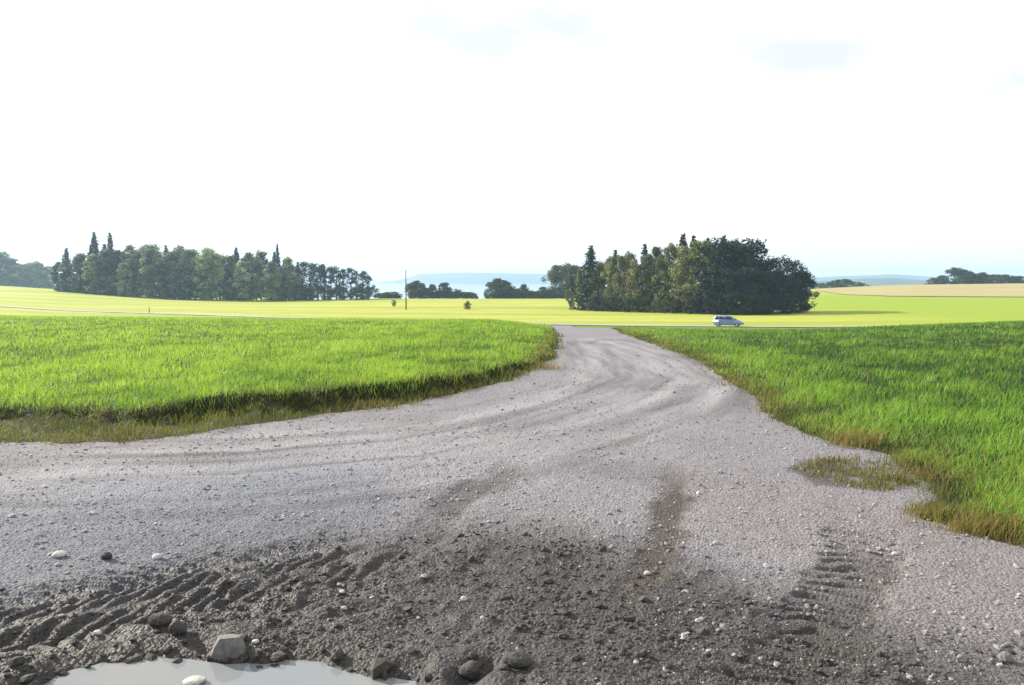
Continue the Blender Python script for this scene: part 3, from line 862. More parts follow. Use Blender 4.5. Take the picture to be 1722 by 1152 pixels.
class Proto: pass
def broad_proto(seed, mats, bark, width=0.42, base=0.12, lobes=72, per=80, leaf=0.021, gap=0.06, limbs=7):
    """a unit-height broadleaf tree: uneven lobes round a wandering crown"""
    rg = np.random.default_rng(seed); rd = random.Random(seed)
    C, O, T, lob = [], [], [], []
    for k in range(lobes):
        t = rg.uniform(0.0, 1.0) ** 0.9
        a_ = rg.uniform(0, 6.283)
        prof = math.sin(math.pi * (0.14 + 0.80 * t)) ** 0.7
        wob = 1 + 0.20 * math.sin(2 * a_ + seed) + 0.14 * math.sin(5 * a_ + 7 * t + seed * 2)
        r_ = width * prof * wob * (rg.uniform(0.35, 1.0) ** 0.5 if k % 4 else rg.uniform(0, 0.5))
        lr = rg.uniform(0.075, 0.135) * (width / 0.42) ** 0.5
        c = np.array([r_ * math.cos(a_), r_ * math.sin(a_), base + lr * 0.5 + (1 - base - lr * 1.2) * t])
        lob.append(c)
        if rg.uniform() < gap: continue
        q = rg.normal(0, 1, (per, 3)); q /= np.linalg.norm(q, axis=1)[:, None]
        rr_ = lr * rg.uniform(0.45, 1.08, (per, 1)) * np.array([[1.1, 1.1, 0.85]])
        C.append(c + q * rr_); O.append(q * 1.3 + np.array([0, 0, 0.25])); T.append(np.full(per, rg.uniform(0.1, 0.9)) + rg.normal(0, 0.18, per))
    C, O, T = np.concatenate(C), np.concatenate(O), np.concatenate(T)
    C[:, 2] = base * 0.6 + (C[:, 2] - base * 0.6) / (np.quantile(C[:, 2], 0.999) - base * 0.6) * (1 - base * 0.6); C[:, 2] = np.maximum(C[:, 2], 0.015)
    p = Proto()
    p.crown = leaf_mesh('crown', C, np.full(len(C), leaf), O, mats, T, rg)
    bm = bmesh.new()
    tr = 0.016
    lean = (rd.uniform(-0.03, 0.03), rd.uniform(-0.03, 0.03))
    tube(bm, [(0, 0, -0.03), (lean[0] * 0.3, lean[1] * 0.3, 0.25), (lean[0], lean[1], 0.55), (lean[0] * 1.6, lean[1] * 1.6, 0.85)], [tr * 1.35, tr, tr * 0.7, tr * 0.2])
    for k in range(limbs):
        z0 = rd.uniform(0.18, 0.6); e = lob[rd.randrange(len(lob))]
        z0 = min(z0, max(0.12, e[2] - 0.08))
        tube(bm, [(lean[0] * z0, lean[1] * z0, z0), (e[0] * 0.5, e[1] * 0.5, (z0 + e[2]) / 2 + 0.02), tuple(e)], [tr * 0.5, tr * 0.3, tr * 0.1], 5)
    me = bpy.data.meshes.new('trunk'); bm.to_mesh(me); bm.free(); me.materials.append(bark); p.trunk = me
    return p

def conifer_proto(seed, mats, bark, width=0.17, base=0.03, whorls=28, leaf=0.018):
    rg = np.random.default_rng(seed)
    C, O, T = [], [], []
    for k in range(whorls):
        t = k / (whorls - 1)
        z0 = base + (0.97 - base) * t
        rad = width * (1 - t) ** 0.72 * rg.uniform(0.75, 1.2) + 0.004
        nb = int(9 - 4 * t)
        off = rg.uniform(0, 6.28)
        tn = rg.uniform(0.2, 0.8)
        for b in range(nb):
            a = off + 2 * math.pi * b / nb + rg.uniform(-0.3, 0.3); L = rad * rg.uniform(0.65, 1.2)
            m = max(5, int(34 * L / width) + 5)
            q = rg.uniform(0.1, 1, m)
            x = np.cos(a) * q * L + rg.normal(0, 0.010, m); y = np.sin(a) * q * L + rg.normal(0, 0.010, m)
            z = z0 - q * q * L * 0.35 + rg.normal(0, 0.008, m)
            C.append(np.stack([x, y, z], -1)); O.append(np.tile([np.cos(a) * 0.6, np.sin(a) * 0.6, 0.8], (m, 1))); T.append(np.full(m, tn) + rg.normal(0, 0.2, m))
    C, O, T = np.concatenate(C), np.concatenate(O), np.concatenate(T)
    C[:, 2] = np.maximum(C[:, 2], 0.01)
    p = Proto(); p.crown = leaf_mesh('crown', C, np.full(len(C), leaf), O, mats, T, rg)
    bm = bmesh.new(); tube(bm, [(0, 0, -0.03), (0, 0, 0.5), (0, 0, 0.985)], [0.014, 0.009, 0.002])
    me = bpy.data.meshes.new('trunk'); bm.to_mesh(me); bm.free(); me.materials.append(bark); p.trunk = me
    return p

BROAD = [broad_proto(s_, M['leaf'], M['bark'], width=w_, base=b_) for s_, w_, b_ in ((1, 0.36, 0.0), (2, 0.30, 0.0), (3, 0.40, 0.0), (4, 0.27, 0.02))]
SHADED = [broad_proto(s_, M['leaf_shaded'], M['bark'], width=w_, base=0.0) for s_, w_ in ((5, 0.40), (6, 0.36), (7, 0.33))]
WOOD = [broad_proto(s_, M['leaf_grey'], M['bark'], width=w_, base=b_) for s_, w_, b_ in ((61, 0.22, 0.0), (62, 0.19, 0.0), (63, 0.25, 0.0), (64, 0.17, 0.04))]
PALE_LIT = [broad_proto(s_, M['leaf_pale_lit'], M['bark_pale'], width=w_, base=b_) for s_, w_, b_ in ((11, 0.30, 0.02), (12, 0.25, 0.05))]
AIRY = [broad_proto(s_, M['leaf_shaded'], M['bark'], width=w_, base=0.04, lobes=64, per=46, leaf=0.018, gap=0.2) for s_, w_ in ((21, 0.40), (22, 0.34))]
PINE = [broad_proto(s_, M['needle'], M['bark'], width=0.19, base=b_, lobes=40, per=46, leaf=0.018, gap=0.15, limbs=5) for s_, b_ in ((31, 0.12), (32, 0.06), (33, 0.20))]
SPRUCE = [conifer_proto(41, M['needle'], M['bark'], width=0.21), conifer_proto(42, M['needle'], M['bark'], width=0.25), conifer_proto(43, M['needle'], M['bark'], width=0.18)]
SHADEDBUSH = [broad_proto(s_, M['leaf_shaded'], M['bark'], width=w_, base=0.0, lobes=60, per=50, leaf=0.036, limbs=4) for s_, w_ in ((54, 0.6), (55, 0.75), (56, 0.5))]
BUSH = [broad_proto(s_, M['shrub'], M['bark'], width=w_, base=0.0, lobes=60, per=50, leaf=0.038, limbs=4) for s_, w_ in ((51, 0.62), (52, 0.85), (53, 0.5))]

def tree(name, proto, px, D, top, label, group, cat='tree', wid=1.0, sink=0.0):
    x, y = at(px, D)
    z = h1(x, y) - sink
    H = ztop(top, D) - z
    o = empty(name, (x, y, z), random.uniform(0, 6.28))
    s_ = H * wid
    o.scale = (s_, s_, H)
    tag(o, label, cat, group)
    link('crown', proto.crown, o); link('trunk', proto.trunk, o)
    return o

ORD = ['first', 'second', 'third', 'fourth', 'fifth', 'sixth', 'seventh', 'eighth', 'ninth', 'tenth', 'eleventh', 'twelfth', 'thirteenth', 'fourteenth', 'fifteenth', 'sixteenth', 'seventeenth', 'eighteenth', 'nineteenth', 'twentieth', 'twenty-first', 'twenty-second', 'twenty-third', 'twenty-fourth', 'twenty-fifth', 'twenty-sixth', 'twenty-seventh', 'twenty-eighth', 'twenty-ninth', 'thirtieth']
rt = random.Random(5)
skyL = [(80, 440), (100, 425), (130, 417), (160, 416), (200, 410), (240, 408), (265, 406), (300, 408), (345, 414), (380, 420), (430, 416), (460, 424), (490, 430), (510, 440), (560, 446), (590, 452), (625, 462)]
def sky_l(p): return float(np.interp(p, [a for a, b in skyL], [b for a, b in skyL]))
# left wood: front row, second row, back row
front = [84, 98, 118, 140, 163, 186, 208, 232, 254, 276, 298, 320, 343, 366, 388, 410, 432, 454, 476, 498]
for k, p in enumerate(front):
    pr = rt.choice(PALE_LIT) if k in (0, 9, 16) else rt.choice(WOOD)
    tree('broadleaf_tree', pr, p + rt.uniform(-4, 4), 318 + rt.uniform(-6, 6) + (14 if p < 160 else 0), sky_l(p) + rt.uniform(8, 34) + (26 if k in (0, 9, 16) else 0), ORD[k] + (' tree from left along the front edge of the left wood, ' + ('pale leafed' if k in (0, 9, 16) else 'dark leafed')), 'front trees of the left wood', wid=rt.uniform(0.62, 0.8) if k in (0, 9, 16) else rt.uniform(0.9, 1.25))
mid = [112, 136, 158, 178, 196, 222, 246, 262, 284, 304, 326, 350, 372, 396, 420, 440, 462, 484, 502]
for k, p in enumerate(mid):
    pr = rt.choice(SPRUCE + WOOD)
    tree('woodland_tree', pr, p + rt.uniform(-4, 4), 336 + rt.uniform(-6, 6), sky_l(p) + (rt.uniform(-5, 6) if pr in SPRUCE else rt.uniform(-2, 14)), ORD[k] + ' treetop from left along the jagged skyline of the left wood', 'skyline trees of the left wood', wid=rt.uniform(0.85, 1.2))
tree('spruce_tree', SPRUCE[2], 164, 330, 390, 'left spire of the two thin spruce tips above the left wood', 'spruces above the left wood', wid=1.0)
tree('spruce_tree', SPRUCE[0], 190, 332, 391, 'right and fuller of the two spruce tips above the left wood', 'spruces above the left wood', wid=0.8)
tree('spruce_tree', SPRUCE[2], 469, 334, 410, 'thin lone treetop sticking out above the right half of the left wood', 'spruces above the left wood', wid=0.6)
for k, (p, t_) in enumerate([(511, 440), (523, 442), (535, 443), (546, 444), (556, 448), (566, 447), (578, 452), (590, 450), (600, 453), (611, 455), (621, 464)]):
    tree('pine_tree', PINE[k % 3], p, 322 + rt.uniform(-5, 8), t_, ORD[k] + ' bare stemmed pine from left at the thin right end of the left wood', 'pines at the right end of the left wood', wid=rt.uniform(1.0, 1.35))
for k, p in enumerate([520, 545, 572, 600, 618]):
    tree('shrub', BUSH[k % 3], p, 318, 484 + rt.uniform(-3, 4), ORD[k] + ' low shrub from left beneath the thin pines of the left wood', 'shrubs under the pines', 'shrub', wid=1.3)
# hazy trees beyond the far left field
for k, (p, t_) in enumerate([(-24, 430), (-6, 428), (8, 424), (20, 434), (30, 442), (42, 445), (54, 442), (66, 440), (78, 446)]):
    tree('distant_tree', WOOD[k % 4], p, 600, t_, ORD[k] + ' hazy blue tree from left behind the far left rise of the field', 'hazy trees beyond the left field', wid=1.5)
# small hedgerow between the woods
HED = [(640, 493, 1), (650, 491, 0), (660, 490, 1), (668, 493, 1), (692, 476, 2), (700, 472, 0), (709, 476, 2), (718, 484, 1), (727, 478, 2), (738, 488, 1), (748, 475, 2), (757, 484, 1), (768, 490, 1), (780, 491, 1), (792, 492, 1), (826, 474, 0), (837, 468, 2), (848, 471, 0), (858, 484, 1), (870, 485, 1), (881, 478, 2), (893, 488, 1), (905, 489, 1), (913, 482, 2), (922, 489, 1), (934, 484, 1)]
for k, (p, t_, b) in enumerate(HED):
    far_ = 'left of the pole' if p < 680 else 'right of the pole' if p < 800 else 'middle' if p < 862 else 'by the grove'
    size_ = 'taller' if t_ < 480 else 'low'
    tree('hedge_shrub', BUSH[b], p, 345 + rt.uniform(-4, 4), t_, '%s bush, %s from left in the lakeside hedgerow, %s' % (size_, ORD[k], far_), 'bushes of the lakeside hedgerow', 'bush', wid=0.75 if b == 2 else 1.35 if t_ > 483 else 0.9)
def hedge(px0, px1, D, top, label):
    rg = np.random.default_rng(int(px0))
    (xa, ya), (xb, yb) = at(px0, D), at(px1, D)
    Lh = xb - xa; n = int(Lh * 130)
    t = rg.uniform(0, 1, n); x_ = xa + Lh * t; y_ = D + rg.uniform(-1.6, 1.6, n)
    g = hgt(x_, y_)
    Hh = (ztop(top, D) - h1((xa + xb) / 2, D)) * (0.75 + 0.30 * fbm(x_, y_ * 0, 5, 3, 171)) * np.minimum(1, 0.25 + np.minimum(t, 1 - t) * Lh / 2.5)
    z_ = g + Hh * rg.uniform(0, 1, n) ** 0.8
    C = np.stack([x_ - xa, y_ - D, z_ - h1(xa, D)], -1)
    O = np.stack([rg.normal(0, 0.3, n), np.sign(y_ - D), np.full(n, 0.5)], -1)
    o = empty('hedge', (xa, D, h1(xa, D)))
    tag(o, label, 'hedge')
    link('foliage', leaf_mesh('foliage', C, np.full(n, 0.30), O, M['shrub'], 0.5 + 0.4 * fbm(x_, z_, 1.5, 3, 173) + rg.normal(0, 0.15, n), rg), o)
    for q in np.linspace(0.1, 0.9, 5):
        bm = bmesh.new(); xx = Lh * q; zz = h1(xa + xx, D) - h1(xa, D)
        tube(bm, [(xx, 0, zz - 0.1), (xx + 0.1, 0, zz + 0.8), (xx + 0.3, 0.1, zz + 1.6)], [0.09, 0.06, 0.02], 5); bm_obj('stem', bm, M['bark'], o)
hedge(638, 674, 343, 489.5, 'small rounded dark hedge left of the utility pole')
hedge(690, 804, 343, 488.5, 'long low dark lakeside hedge just right of the utility pole')
hedge(818, 958, 343, 488, 'low dark lakeside hedge running into the right grove')

for k, (p, t_) in enumerate([(935, 446), (952, 443), (968, 446)]):
    tree('distant_tree', BROAD[k], p, 352, t_, ['left', 'middle', 'right'][k] + ' one of three pale hazy trees behind the left end of the right grove', 'hazy trees behind the right grove', wid=0.9)
# right grove
GR = [  # px, distance, top row, kind, width factor, label
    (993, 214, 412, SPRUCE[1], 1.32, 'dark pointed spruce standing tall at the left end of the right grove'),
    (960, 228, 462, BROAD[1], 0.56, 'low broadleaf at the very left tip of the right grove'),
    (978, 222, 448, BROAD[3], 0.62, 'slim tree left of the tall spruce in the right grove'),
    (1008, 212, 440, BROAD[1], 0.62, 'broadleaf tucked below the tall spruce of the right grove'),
    (1024, 210, 432, PALE_LIT[0], 0.59, 'pale olive tree right of the tall spruce in the right grove'),
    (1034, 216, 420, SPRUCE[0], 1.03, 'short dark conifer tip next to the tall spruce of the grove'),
    (1046, 206, 430, PALE_LIT[1], 0.62, 'pale slender tree on the lit left flank of the grove'),
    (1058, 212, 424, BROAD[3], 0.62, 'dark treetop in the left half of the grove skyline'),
    (1066, 203, 436, PALE_LIT[0], 0.59, 'rounded olive tree on the lit left flank of the grove'),
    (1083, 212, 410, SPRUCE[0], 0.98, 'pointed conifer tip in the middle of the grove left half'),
    (1088, 202, 428, PALE_LIT[1], 0.65, 'sunlit tree below the pointed conifer in the grove'),
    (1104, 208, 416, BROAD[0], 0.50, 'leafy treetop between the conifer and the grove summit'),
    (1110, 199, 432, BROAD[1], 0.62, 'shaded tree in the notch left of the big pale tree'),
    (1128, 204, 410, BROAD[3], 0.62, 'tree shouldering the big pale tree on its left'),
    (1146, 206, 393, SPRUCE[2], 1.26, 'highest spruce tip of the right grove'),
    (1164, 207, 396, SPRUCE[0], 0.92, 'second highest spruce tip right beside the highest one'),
    (1150, 194, 414, PALE_LIT[0], 0.76, 'big pale sunlit broadleaf in the centre of the grove'),
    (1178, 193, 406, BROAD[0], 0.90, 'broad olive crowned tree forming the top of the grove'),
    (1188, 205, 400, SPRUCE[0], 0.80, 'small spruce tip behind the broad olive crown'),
    (1206, 194, 402, SHADED[2], 0.85, 'wide rounded crown right of the grove summit'),
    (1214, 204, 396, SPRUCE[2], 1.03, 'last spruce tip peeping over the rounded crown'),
    (1234, 196, 404, SHADED[0], 0.80, 'leafy shaded tree at the right shoulder of the grove'),
    (1254, 194, 403, SHADED[1], 1.10, 'shaded tall tree where the grove skyline steps down'),
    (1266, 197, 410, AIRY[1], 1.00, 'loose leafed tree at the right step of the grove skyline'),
    (1284, 196, 436, SHADED[2], 0.85, 'lower shaded tree in the dip of the grove skyline'),
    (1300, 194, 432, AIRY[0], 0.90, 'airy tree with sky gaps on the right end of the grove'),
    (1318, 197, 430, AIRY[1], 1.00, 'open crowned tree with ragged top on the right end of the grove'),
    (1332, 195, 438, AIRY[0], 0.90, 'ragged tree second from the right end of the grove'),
    (1346, 197, 456, SHADED[0], 1.00, 'rounded low tree at the rightmost end of the grove'),
    (1220, 184, 452, SHADED[2], 1.00, 'shadowed front tree left of centre in the dark grove face'),
    (1252, 184, 450, SHADED[0], 1.00, 'shadowed front tree in the middle of the dark grove face'),
    (1286, 185, 456, SHADED[2], 1.00, 'shadowed front tree right of the dark grove face centre'),
    (1316, 187, 462, SHADED[0], 1.00, 'shadowed front tree near the right of the dark grove face'),
    (1196, 187, 446, SHADED[1], 1.10, 'front tree where light and shade meet on the grove face'),
]
for p, D_, t_, pr, wd, lab in GR:
    nm = 'spruce_tree' if pr in SPRUCE else 'broadleaf_tree'
    tree(nm, pr, p, D_, t_, lab, 'trees of the right grove', wid=wd)
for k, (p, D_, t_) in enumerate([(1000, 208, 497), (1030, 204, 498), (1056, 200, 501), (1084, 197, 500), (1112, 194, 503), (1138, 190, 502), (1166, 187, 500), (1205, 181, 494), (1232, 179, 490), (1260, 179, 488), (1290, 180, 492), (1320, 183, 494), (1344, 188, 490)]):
    tree('shrub', (SHADEDBUSH if p > 1180 else BUSH)[k % 3], p, D_, t_, ORD[k] + ' undergrowth shrub from left along the foot of the right grove', 'undergrowth of the right grove', 'shrub', wid=1.0)  # bushes on the shaded side carry the shade in their leaf colour
# far right trees behind the crop field
FR = [(1375, 476, 1), (1392, 474, 1), (1406, 470, 0), (1420, 469, 2), (1434, 473, 1), (1446, 476, 1), (1570, 467, 1), (1582, 463, 2), (1603, 450, 0), (1618, 453, 0), (1634, 460, 2), (1648, 458, 0), (1664, 461, 1), (1678, 461, 1), (1692, 465, 1), (1710, 464, 2), (1726, 463, 0), (1745, 460, 0)]
for k, (p, t_, b) in enumerate(FR):
    where = 'low clump right of the grove' if p < 1460 else 'row on the tan field horizon'
    tree('field_tree', BUSH[b], p, 470, t_, '%s small dark tree from left in the %s' % (ORD[k if p < 1460 else k - 6], where), 'small trees on the right horizon', wid=1.1 if b != 1 else 1.5, sink=0.5)
# dark strip of scrub at the field edge far right
for k, p in enumerate([1684, 1696, 1708, 1720, 1734]):
    tree('edge_shrub', BUSH[1], p, 262, 501.5, ORD[k] + ' of the flat dark shrubs edging the tan field at the right frame edge', 'shrubs edging the tan field', 'shrub', wid=3.0)
# lone shrubs standing in the bright field
tree('field_shrub', WOOD[2], 786, 215, 506, 'lone dark green shrub in the bright field, right of the pole', 'lone shrubs in the field', 'shrub', wid=1.5)
tree('field_shrub', WOOD[0], 662, 238, 504, 'smaller green shrub in the bright field just left of the pole', 'lone shrubs in the field', 'shrub', wid=1.6)

# ------------------------------------------------------------------ utility pole and marker post
px0, D0 = 683, 214
x, y = at(px0, D0); z = h1(x, y)
pole = tag(empty('utility_pole', (x, y, z)), 'tall thin wooden utility pole standing in the bright field', 'pole')
Hp = ztop(454, D0) - z
bm = bmesh.new(); tube(bm, [(0, 0, -0.5), (0, 0, Hp * 0.5), (0.03, 0, Hp)], [0.19, 0.16, 0.12], 10); bm_obj('shaft', bm, M['pole'], pole, True)
for k, dz in enumerate((0.15, 0.75)):
    bm = bmesh.new(); tube(bm, [(0.1, -0.02, Hp - dz), (0.24, -0.02, Hp - dz), (0.26, -0.02, Hp - dz + 0.2)], [0.02, 0.02, 0.045], 6); bm_obj('insulator', bm, M['metal'], pole)
bm = bmesh.new(); tube(bm, [(0, 0, Hp), (0, 0, Hp + 0.05)], [0.14, 0.10], 8); bm_obj('cap', bm, M['metal'], pole)
x, y = at(251, 168); z = h1(x, y)
post = tag(empty('marker_post', (x, y, z)), 'small reddish wooden marker post by the far left stretch of road', 'post')
bm = bmesh.new(); tube(bm, [(0, 0, -0.2), (0, 0, 1.25)], [0.09, 0.08], 8); bm_obj('shaft', bm, plain('red_brown_wood', (0.11, 0.055, 0.035), 0.8), post)
bm = bmesh.new(); tube(bm, [(0, 0, 1.25), (0, 0, 1.42)], [0.10, 0.05], 8); bm_obj('cap', bm, M['stone_white'], post)

# ------------------------------------------------------------------ car on the country road
def build_car():
    Dc = 112.5
    x, y = at(1225, Dc); z = h1(x, y) + 0.10
    hd = math.atan2(at(1722, 100)[1] - at(900, 126)[1], at(1722, 100)[0] - at(900, 126)[0])
    car = tag(empty('parked_car', (x, y, z), hd), 'silver blue hatchback on the country road before the right grove', 'car')
    # side outlines, x forward, rear at -2.15
    low = [(-2.12, 0.42), (-2.17, 0.62), (-2.12, 0.98), (-1.2, 1.02), (0.0, 0.99), (0.95, 0.97), (1.55, 0.90), (1.98, 0.76), (2.14, 0.58), (2.10, 0.34), (1.75, 0.22), (-1.9, 0.22)]
    bm = bmesh.new()
    secs = []
    for yy, ins in ((-0.80, 0.06), (-0.87, 0.0), (-0.80, 0.03), (0, 0.0), (0.80, 0.03), (0.87, 0.0), (0.80, 0.06)):
        ring = []
        for (a, b) in low:
            s_ = 1 - 0.05 * (abs(yy) > 0.79)
            zz = b
            ring.append(bm.verts.new((a * s_ if abs(a) > 1.5 else a, yy, zz - (0.02 if abs(yy) < 0.1 and b > 0.9 else 0))))
        secs.append(ring)
    # ordered from one side to the other
    order = [1, 2, 3, 4, 5]
    for p_, q_ in zip(order[:-1], order[1:]):
        A, B = secs[p_], secs[q_]
        for k in range(len(low)):
            bm.faces.new((A[k], A[(k + 1) % len(low)], B[(k + 1) % len(low)], B[k]))
    bm.faces.new(secs[1][::-1]); bm.faces.new(secs[5])
    for v in [v for r_ in (secs[0], secs[6]) for v in r_]: bm.verts.remove(v)
    bmesh.ops.recalc_face_normals(bm, faces=bm.faces)
    bmesh.ops.bevel(bm, geom=list(bm.edges), offset=0.03, segments=2, affect='EDGES', clamp_overlap=True)
    body = bm_obj('body', bm, M['paint'], car, True)
    # cabin: belt outline and narrower roof outline
    belt = [(-2.02, 0.78), (1.18, 0.80)]
    bm = bmesh.new()
    b_ = [(-2.06, 0.80), (-0.4, 0.83), (1.22, 0.76)]; t_ = [(-1.80, 0.60), (-0.5, 0.64), (0.32, 0.58)]
    zt = [1.50, 1.56, 1.50]
    L0 = [[bm.verts.new((a, s_ * c, 0.96)) for a, c in b_] for s_ in (-1, 1)]
    L1 = [[bm.verts.new((a, s_ * c, zt[k])) for k, (a, c) in enumerate(t_)] for s_ in (-1, 1)]
    for k in range(2):
        bm.faces.new((L0[0][k], L0[0][k + 1], L1[0][k + 1], L1[0][k])); bm.faces.new((L0[1][k + 1], L0[1][k], L1[1][k], L1[1][k + 1]))
        bm.faces.new((L1[0][k], L1[0][k + 1], L1[1][k + 1], L1[1][k])); bm.faces.new((L0[1][k], L0[1][k + 1], L0[0][k + 1], L0[0][k]))
    bm.faces.new((L0[0][0], L1[0][0], L1[1][0], L0[1][0])); bm.faces.new((L0[0][2], L0[1][2], L1[1][2], L1[0][2]))
    bmesh.ops.recalc_face_normals(bm, faces=bm.faces)
    bmesh.ops.bevel(bm, geom=list(bm.edges), offset=0.05, segments=2, affect='EDGES', clamp_overlap=True)
    bm_obj('cabin', bm, M['paint'], car, True)
    def side_pt(a, zz, s_):
        f = (zz - 0.96) / (1.53 - 0.96)
        return (a, s_ * (0.82 + (0.615 - 0.82) * f + 0.022), zz)
    def panel(name, quad, mat_):
        bm = bmesh.new()
        vs_ = [bm.verts.new(q) for q in quad]
        f = bm.faces.new(vs_)
        r_ = bmesh.ops.extrude_face_region(bm, geom=[f])
        f.normal_update()
        for v in [g for g in r_['geom'] if isinstance(g, bmesh.types.BMVert)]: v.co += f.normal * 0.012
        bmesh.ops.recalc_face_normals(bm, faces=bm.faces)
        return bm_obj(name, bm, mat_, car)
    for s_ in (-1, 1):
        for (a0, a1, c0, c1) in ((-1.84, -1.30, -1.68, -1.26), (-1.22, -0.36, -1.18, -0.36), (-0.28, 0.92, -0.28, 0.30)):
            panel('side_window', [side_pt(a0, 1.02, s_), side_pt(a1, 1.02, s_), side_pt(c1, 1.44, s_), side_pt(c0, 1.44, s_)], M['glass'])
        for (a0, a1) in ((-1.22, -0.34), (-0.30, 0.86)):
            p_ = panel('door', [(a0, s_ * 0.872, 0.34), (a1, s_ * 0.872, 0.34), (a1, s_ * 0.872, 0.93), (a0, s_ * 0.872, 0.93)], M['paint'])
            bm = bmesh.new(); bmesh.ops.create_cube(bm, size=1, matrix=Matrix.Translation((a0 + 0.15, s_ * 0.895, 0.86)) @ Matrix.Diagonal((0.18, 0.03, 0.035, 1))); bm_obj('handle', bm, M['black'], p_)
        bm = bmesh.new(); bmesh.ops.create_cube(bm, size=1, matrix=Matrix.Translation((0.80, s_ * 0.95, 1.04)) @ Matrix.Diagonal((0.12, 0.20, 0.14, 1))); bmesh.ops.bevel(bm, geom=list(bm.edges), offset=0.03, segments=2, affect='EDGES'); bm_obj('wing_mirror', bm, M['paint'], car, True)
        panel('headlight', [(1.90, s_ * 0.80, 0.62), (2.10, s_ * 0.55, 0.62), (2.02, s_ * 0.55, 0.78), (1.80, s_ * 0.80, 0.80)], M['lamp_clear'])
        panel('tail_light', [(-2.14, s_ * 0.84, 0.70), (-2.16, s_ * 0.62, 0.70), (-2.10, s_ * 0.62, 1.05), (-2.07, s_ * 0.80, 1.05)], M['lamp_red'])
        for a0 in (-1.32, 1.30):
            bm = bmesh.new()
            bmesh.ops.create_cone(bm, cap_ends=True, segments=24, radius1=0.315, radius2=0.315, depth=0.2, matrix=Matrix.Translation((a0, s_ * 0.80, 0.315)) @ Matrix.Rotation(math.pi / 2, 4, 'X'))
            bmesh.ops.bevel(bm, geom=[e for e in bm.edges if e.is_boundary or len(e.link_faces) == 2 and abs(e.link_faces[0].normal.y - e.link_faces[1].normal.y) > 0.5], offset=0.04, segments=2, affect='EDGES')
            wh = bm_obj('wheel', bm, M['tyre'], car, True)
            bm = bmesh.new(); bmesh.ops.create_cone(bm, cap_ends=True, segments=20, radius1=0.20, radius2=0.20, depth=0.02, matrix=Matrix.Translation((a0, s_ * 0.905, 0.315)) @ Matrix.Rotation(math.pi / 2, 4, 'X')); bm_obj('rim', bm, M['rim'], wh)
    panel('windscreen', [(1.13, -0.66, 1.02), (1.13, 0.66, 1.02), (0.44, 0.52, 1.45), (0.44, -0.52, 1.45)], M['glass'])
    panel('rear_window', [(-2.06, 0.64, 1.06), (-2.06, -0.64, 1.06), (-1.88, -0.50, 1.44), (-1.88, 0.50, 1.44)], M['glass'])
    panel('bumper', [(2.14, -0.74, 0.30), (2.14, 0.74, 0.30), (2.17, 0.70, 0.48), (2.17, -0.70, 0.48)], M['black'])
    return car
build_car()

# ------------------------------------------------------------------ single stones one can pick out
def stone(px, py, wpx, hpx, mat_, label, name='stone', group=None, sharp=False, wz=None, seed=0, lift=0.0):
    x, y = on_ground(px, py)
    D = y
    sx, sz = wpx / FPX * D / 2, hpx / FPX * D / 2
    rg = np.random.default_rng(seed + int(px))
    bm = bmesh.new()
    if sharp:
        bmesh.ops.create_icosphere(bm, subdivisions=3, radius=1.25)
        for nx, ny, nz, dd_ in ((-0.86, -0.1, 0.42, 0.72), (0.95, 0.1, 0.15, 0.85), (0.25, -0.95, 0.04, 0.62), (0.12, 0.1, 1, 0.72), (0.5, -0.6, 0.6, 0.92), (0.2, 0.9, 0.2, 0.8), (-0.5, -0.7, -0.2, 0.95), (-0.4, 0.6, 0.7, 0.9)):
            nv = Vector((nx, ny, nz)).normalized()
            for v in bm.verts:
                e_ = v.co.dot(nv) - dd_
                if e_ > 0: v.co -= nv * e_
        for v in bm.verts:
            v.co += v.co.normalized() * 0.10 * float(fbm(np.array([v.co.x * 2 + v.co.z]), np.array([v.co.y * 2 - v.co.z * 1.3]), 0.8, 4, 77)) + Vector(rg.normal(0, 0.012, 3))
    else:
        bmesh.ops.create_icosphere(bm, subdivisions=3, radius=1)
        k1 = rg.normal(0, 1, (5, 3))
        for v in bm.verts:
            n = v.co.normalized(); f = 1.0
            for q in k1: f -= 0.16 * max(0, n.dot(Vector(q).normalized()) - 0.45) * 2
            q3 = np.array([n.x * 3 + n.z * 2.1, n.y * 3 - n.z * 1.7])
            f += (0.16 if mat_ is not M['stone_white'] else 0.07) * float(fbm(q3[:1], q3[1:], 1.1, 3, seed + int(px)))
            v.co = n * f * rg.uniform(0.975, 1.025)
    for v in bm.verts: v.co = Vector((v.co.x * sx, v.co.y * sx * 0.8, v.co.z * sz))
    me = bpy.data.meshes.new(name); bm.to_mesh(me); bm.free(); me.materials.append(mat_)
    o = link(name, me)
    zz = float(gravel_z(np.array([x]), np.array([y]))[0]) + 0.012 if wz is None else wz
    o.location = (x, y, zz + sz * 0.55 + lift)
    o.rotation_euler = (rg.uniform(-0.1, 0.1), rg.uniform(-0.1, 0.1), rg.uniform(-0.3, 0.3) if not sharp else 0.15)
    return tag(o, label, 'stone', group)
G_ = 'stones lying in the yard'
stone(384, 1092, 60, 44, M['stone'], 'largest angular grey rock at the far rim of the puddle', 'rock', G_, True)
stone(328, 1138, 44, 16, M['stone_white'], 'smooth pale stone lying in the puddle water', 'stone', G_, wz=WATER_Z - 0.004)
stone(100, 938, 26, 14, M['stone_white'], 'whitish stone on blue grey gravel near the left frame edge', 'stone', G_)
stone(264, 940, 20, 13, M['stone_white'], 'small pale stone at the upper edge of the churned mud', 'stone', G_)
stone(180, 940, 20, 16, M['stone_dark'], 'dark clod like stone between two pale stones on the left', 'stone', G_)
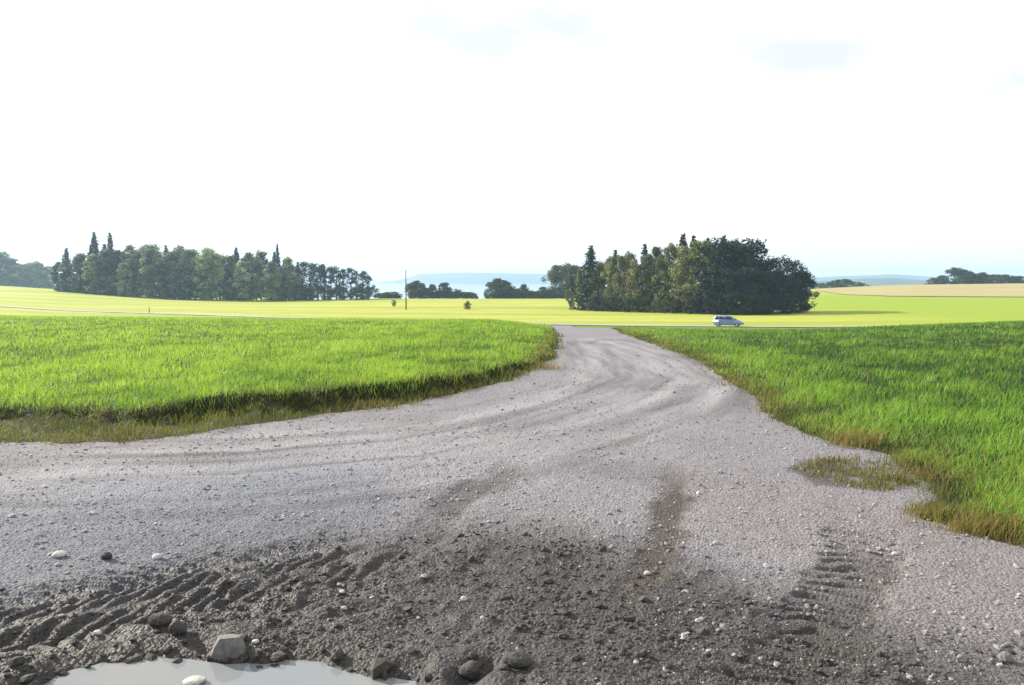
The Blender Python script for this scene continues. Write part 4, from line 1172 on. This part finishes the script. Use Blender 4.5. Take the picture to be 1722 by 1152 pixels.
stone(1088, 968, 15, 9, M['stone_white'], 'pale pebble at the foot of the rusty brown wheel mark', 'stone', G_)
stone(780, 1014, 13, 8, M['stone_white'], 'white pebble on dark mud right of the long rut line', 'stone', G_)
stone(1204, 918, 12, 9, M['stone_white'], 'white pebble on pale gravel right of the rusty wheel mark', 'stone', G_)
stone(430, 1086, 14, 10, M['stone_white'], 'small light stone right beside the largest rock', 'stone', G_)
stone(690, 1104, 18, 14, M['stone'], 'tan stone in the mud right of the puddle', 'stone', G_)
stone(1505, 932, 13, 8, M['stone_white'], 'pale flat pebble near the top of the right tyre print', 'stone', G_)
stone(1692, 1120, 26, 24, M['stone'], 'grey stone at the lower right corner of the yard', 'stone', G_)
stone(300, 1074, 34, 30, M['stone_dark'], 'dark lump left of the largest rock above the puddle', 'clod', G_)
stone(270, 1060, 40, 26, M['stone_dark'], 'wide dark clod up from the puddle rim, left of the dark lump', 'clod', G_)
stone(790, 1130, 44, 34, M['stone_dark'], 'rounded dark clod between the puddle and the wet rut', 'clod', G_)
stone(870, 1128, 56, 24, M['stone_dark'], 'flat dark clod just right of the wet rut', 'clod', G_)
stone(672, 1146, 20, 30, M['stone_dark'], 'upright dark stone at the right tip of the puddle', 'stone', G_)
stone(165, 1070, 16, 10, M['stone_white'], 'light pebble in the dark mud left of the clods', 'stone', G_)

# ------------------------------------------------------------------ haze
bm = bmesh.new()
bmesh.ops.create_cube(bm, size=1, matrix=Matrix.Translation((0, 0, 23)) @ Matrix.Diagonal((11800, 11800, 100, 1)))
hz = bpy.data.materials.new('haze'); hz.use_nodes = True
N, L = hz.node_tree.nodes, hz.node_tree.links
N.remove(N['Principled BSDF'])
pv = N.new('ShaderNodeVolumePrincipled')
pv.inputs['Color'].default_value = (0.47, 0.70, 1.0, 1)
pv.inputs['Density'].default_value = 0.00023
pv.inputs['Anisotropy'].default_value = 0.3
L.new(pv.outputs['Volume'], N['Material Output'].inputs['Volume'])
tag(bm_obj('haze', bm, hz), kind='stuff')
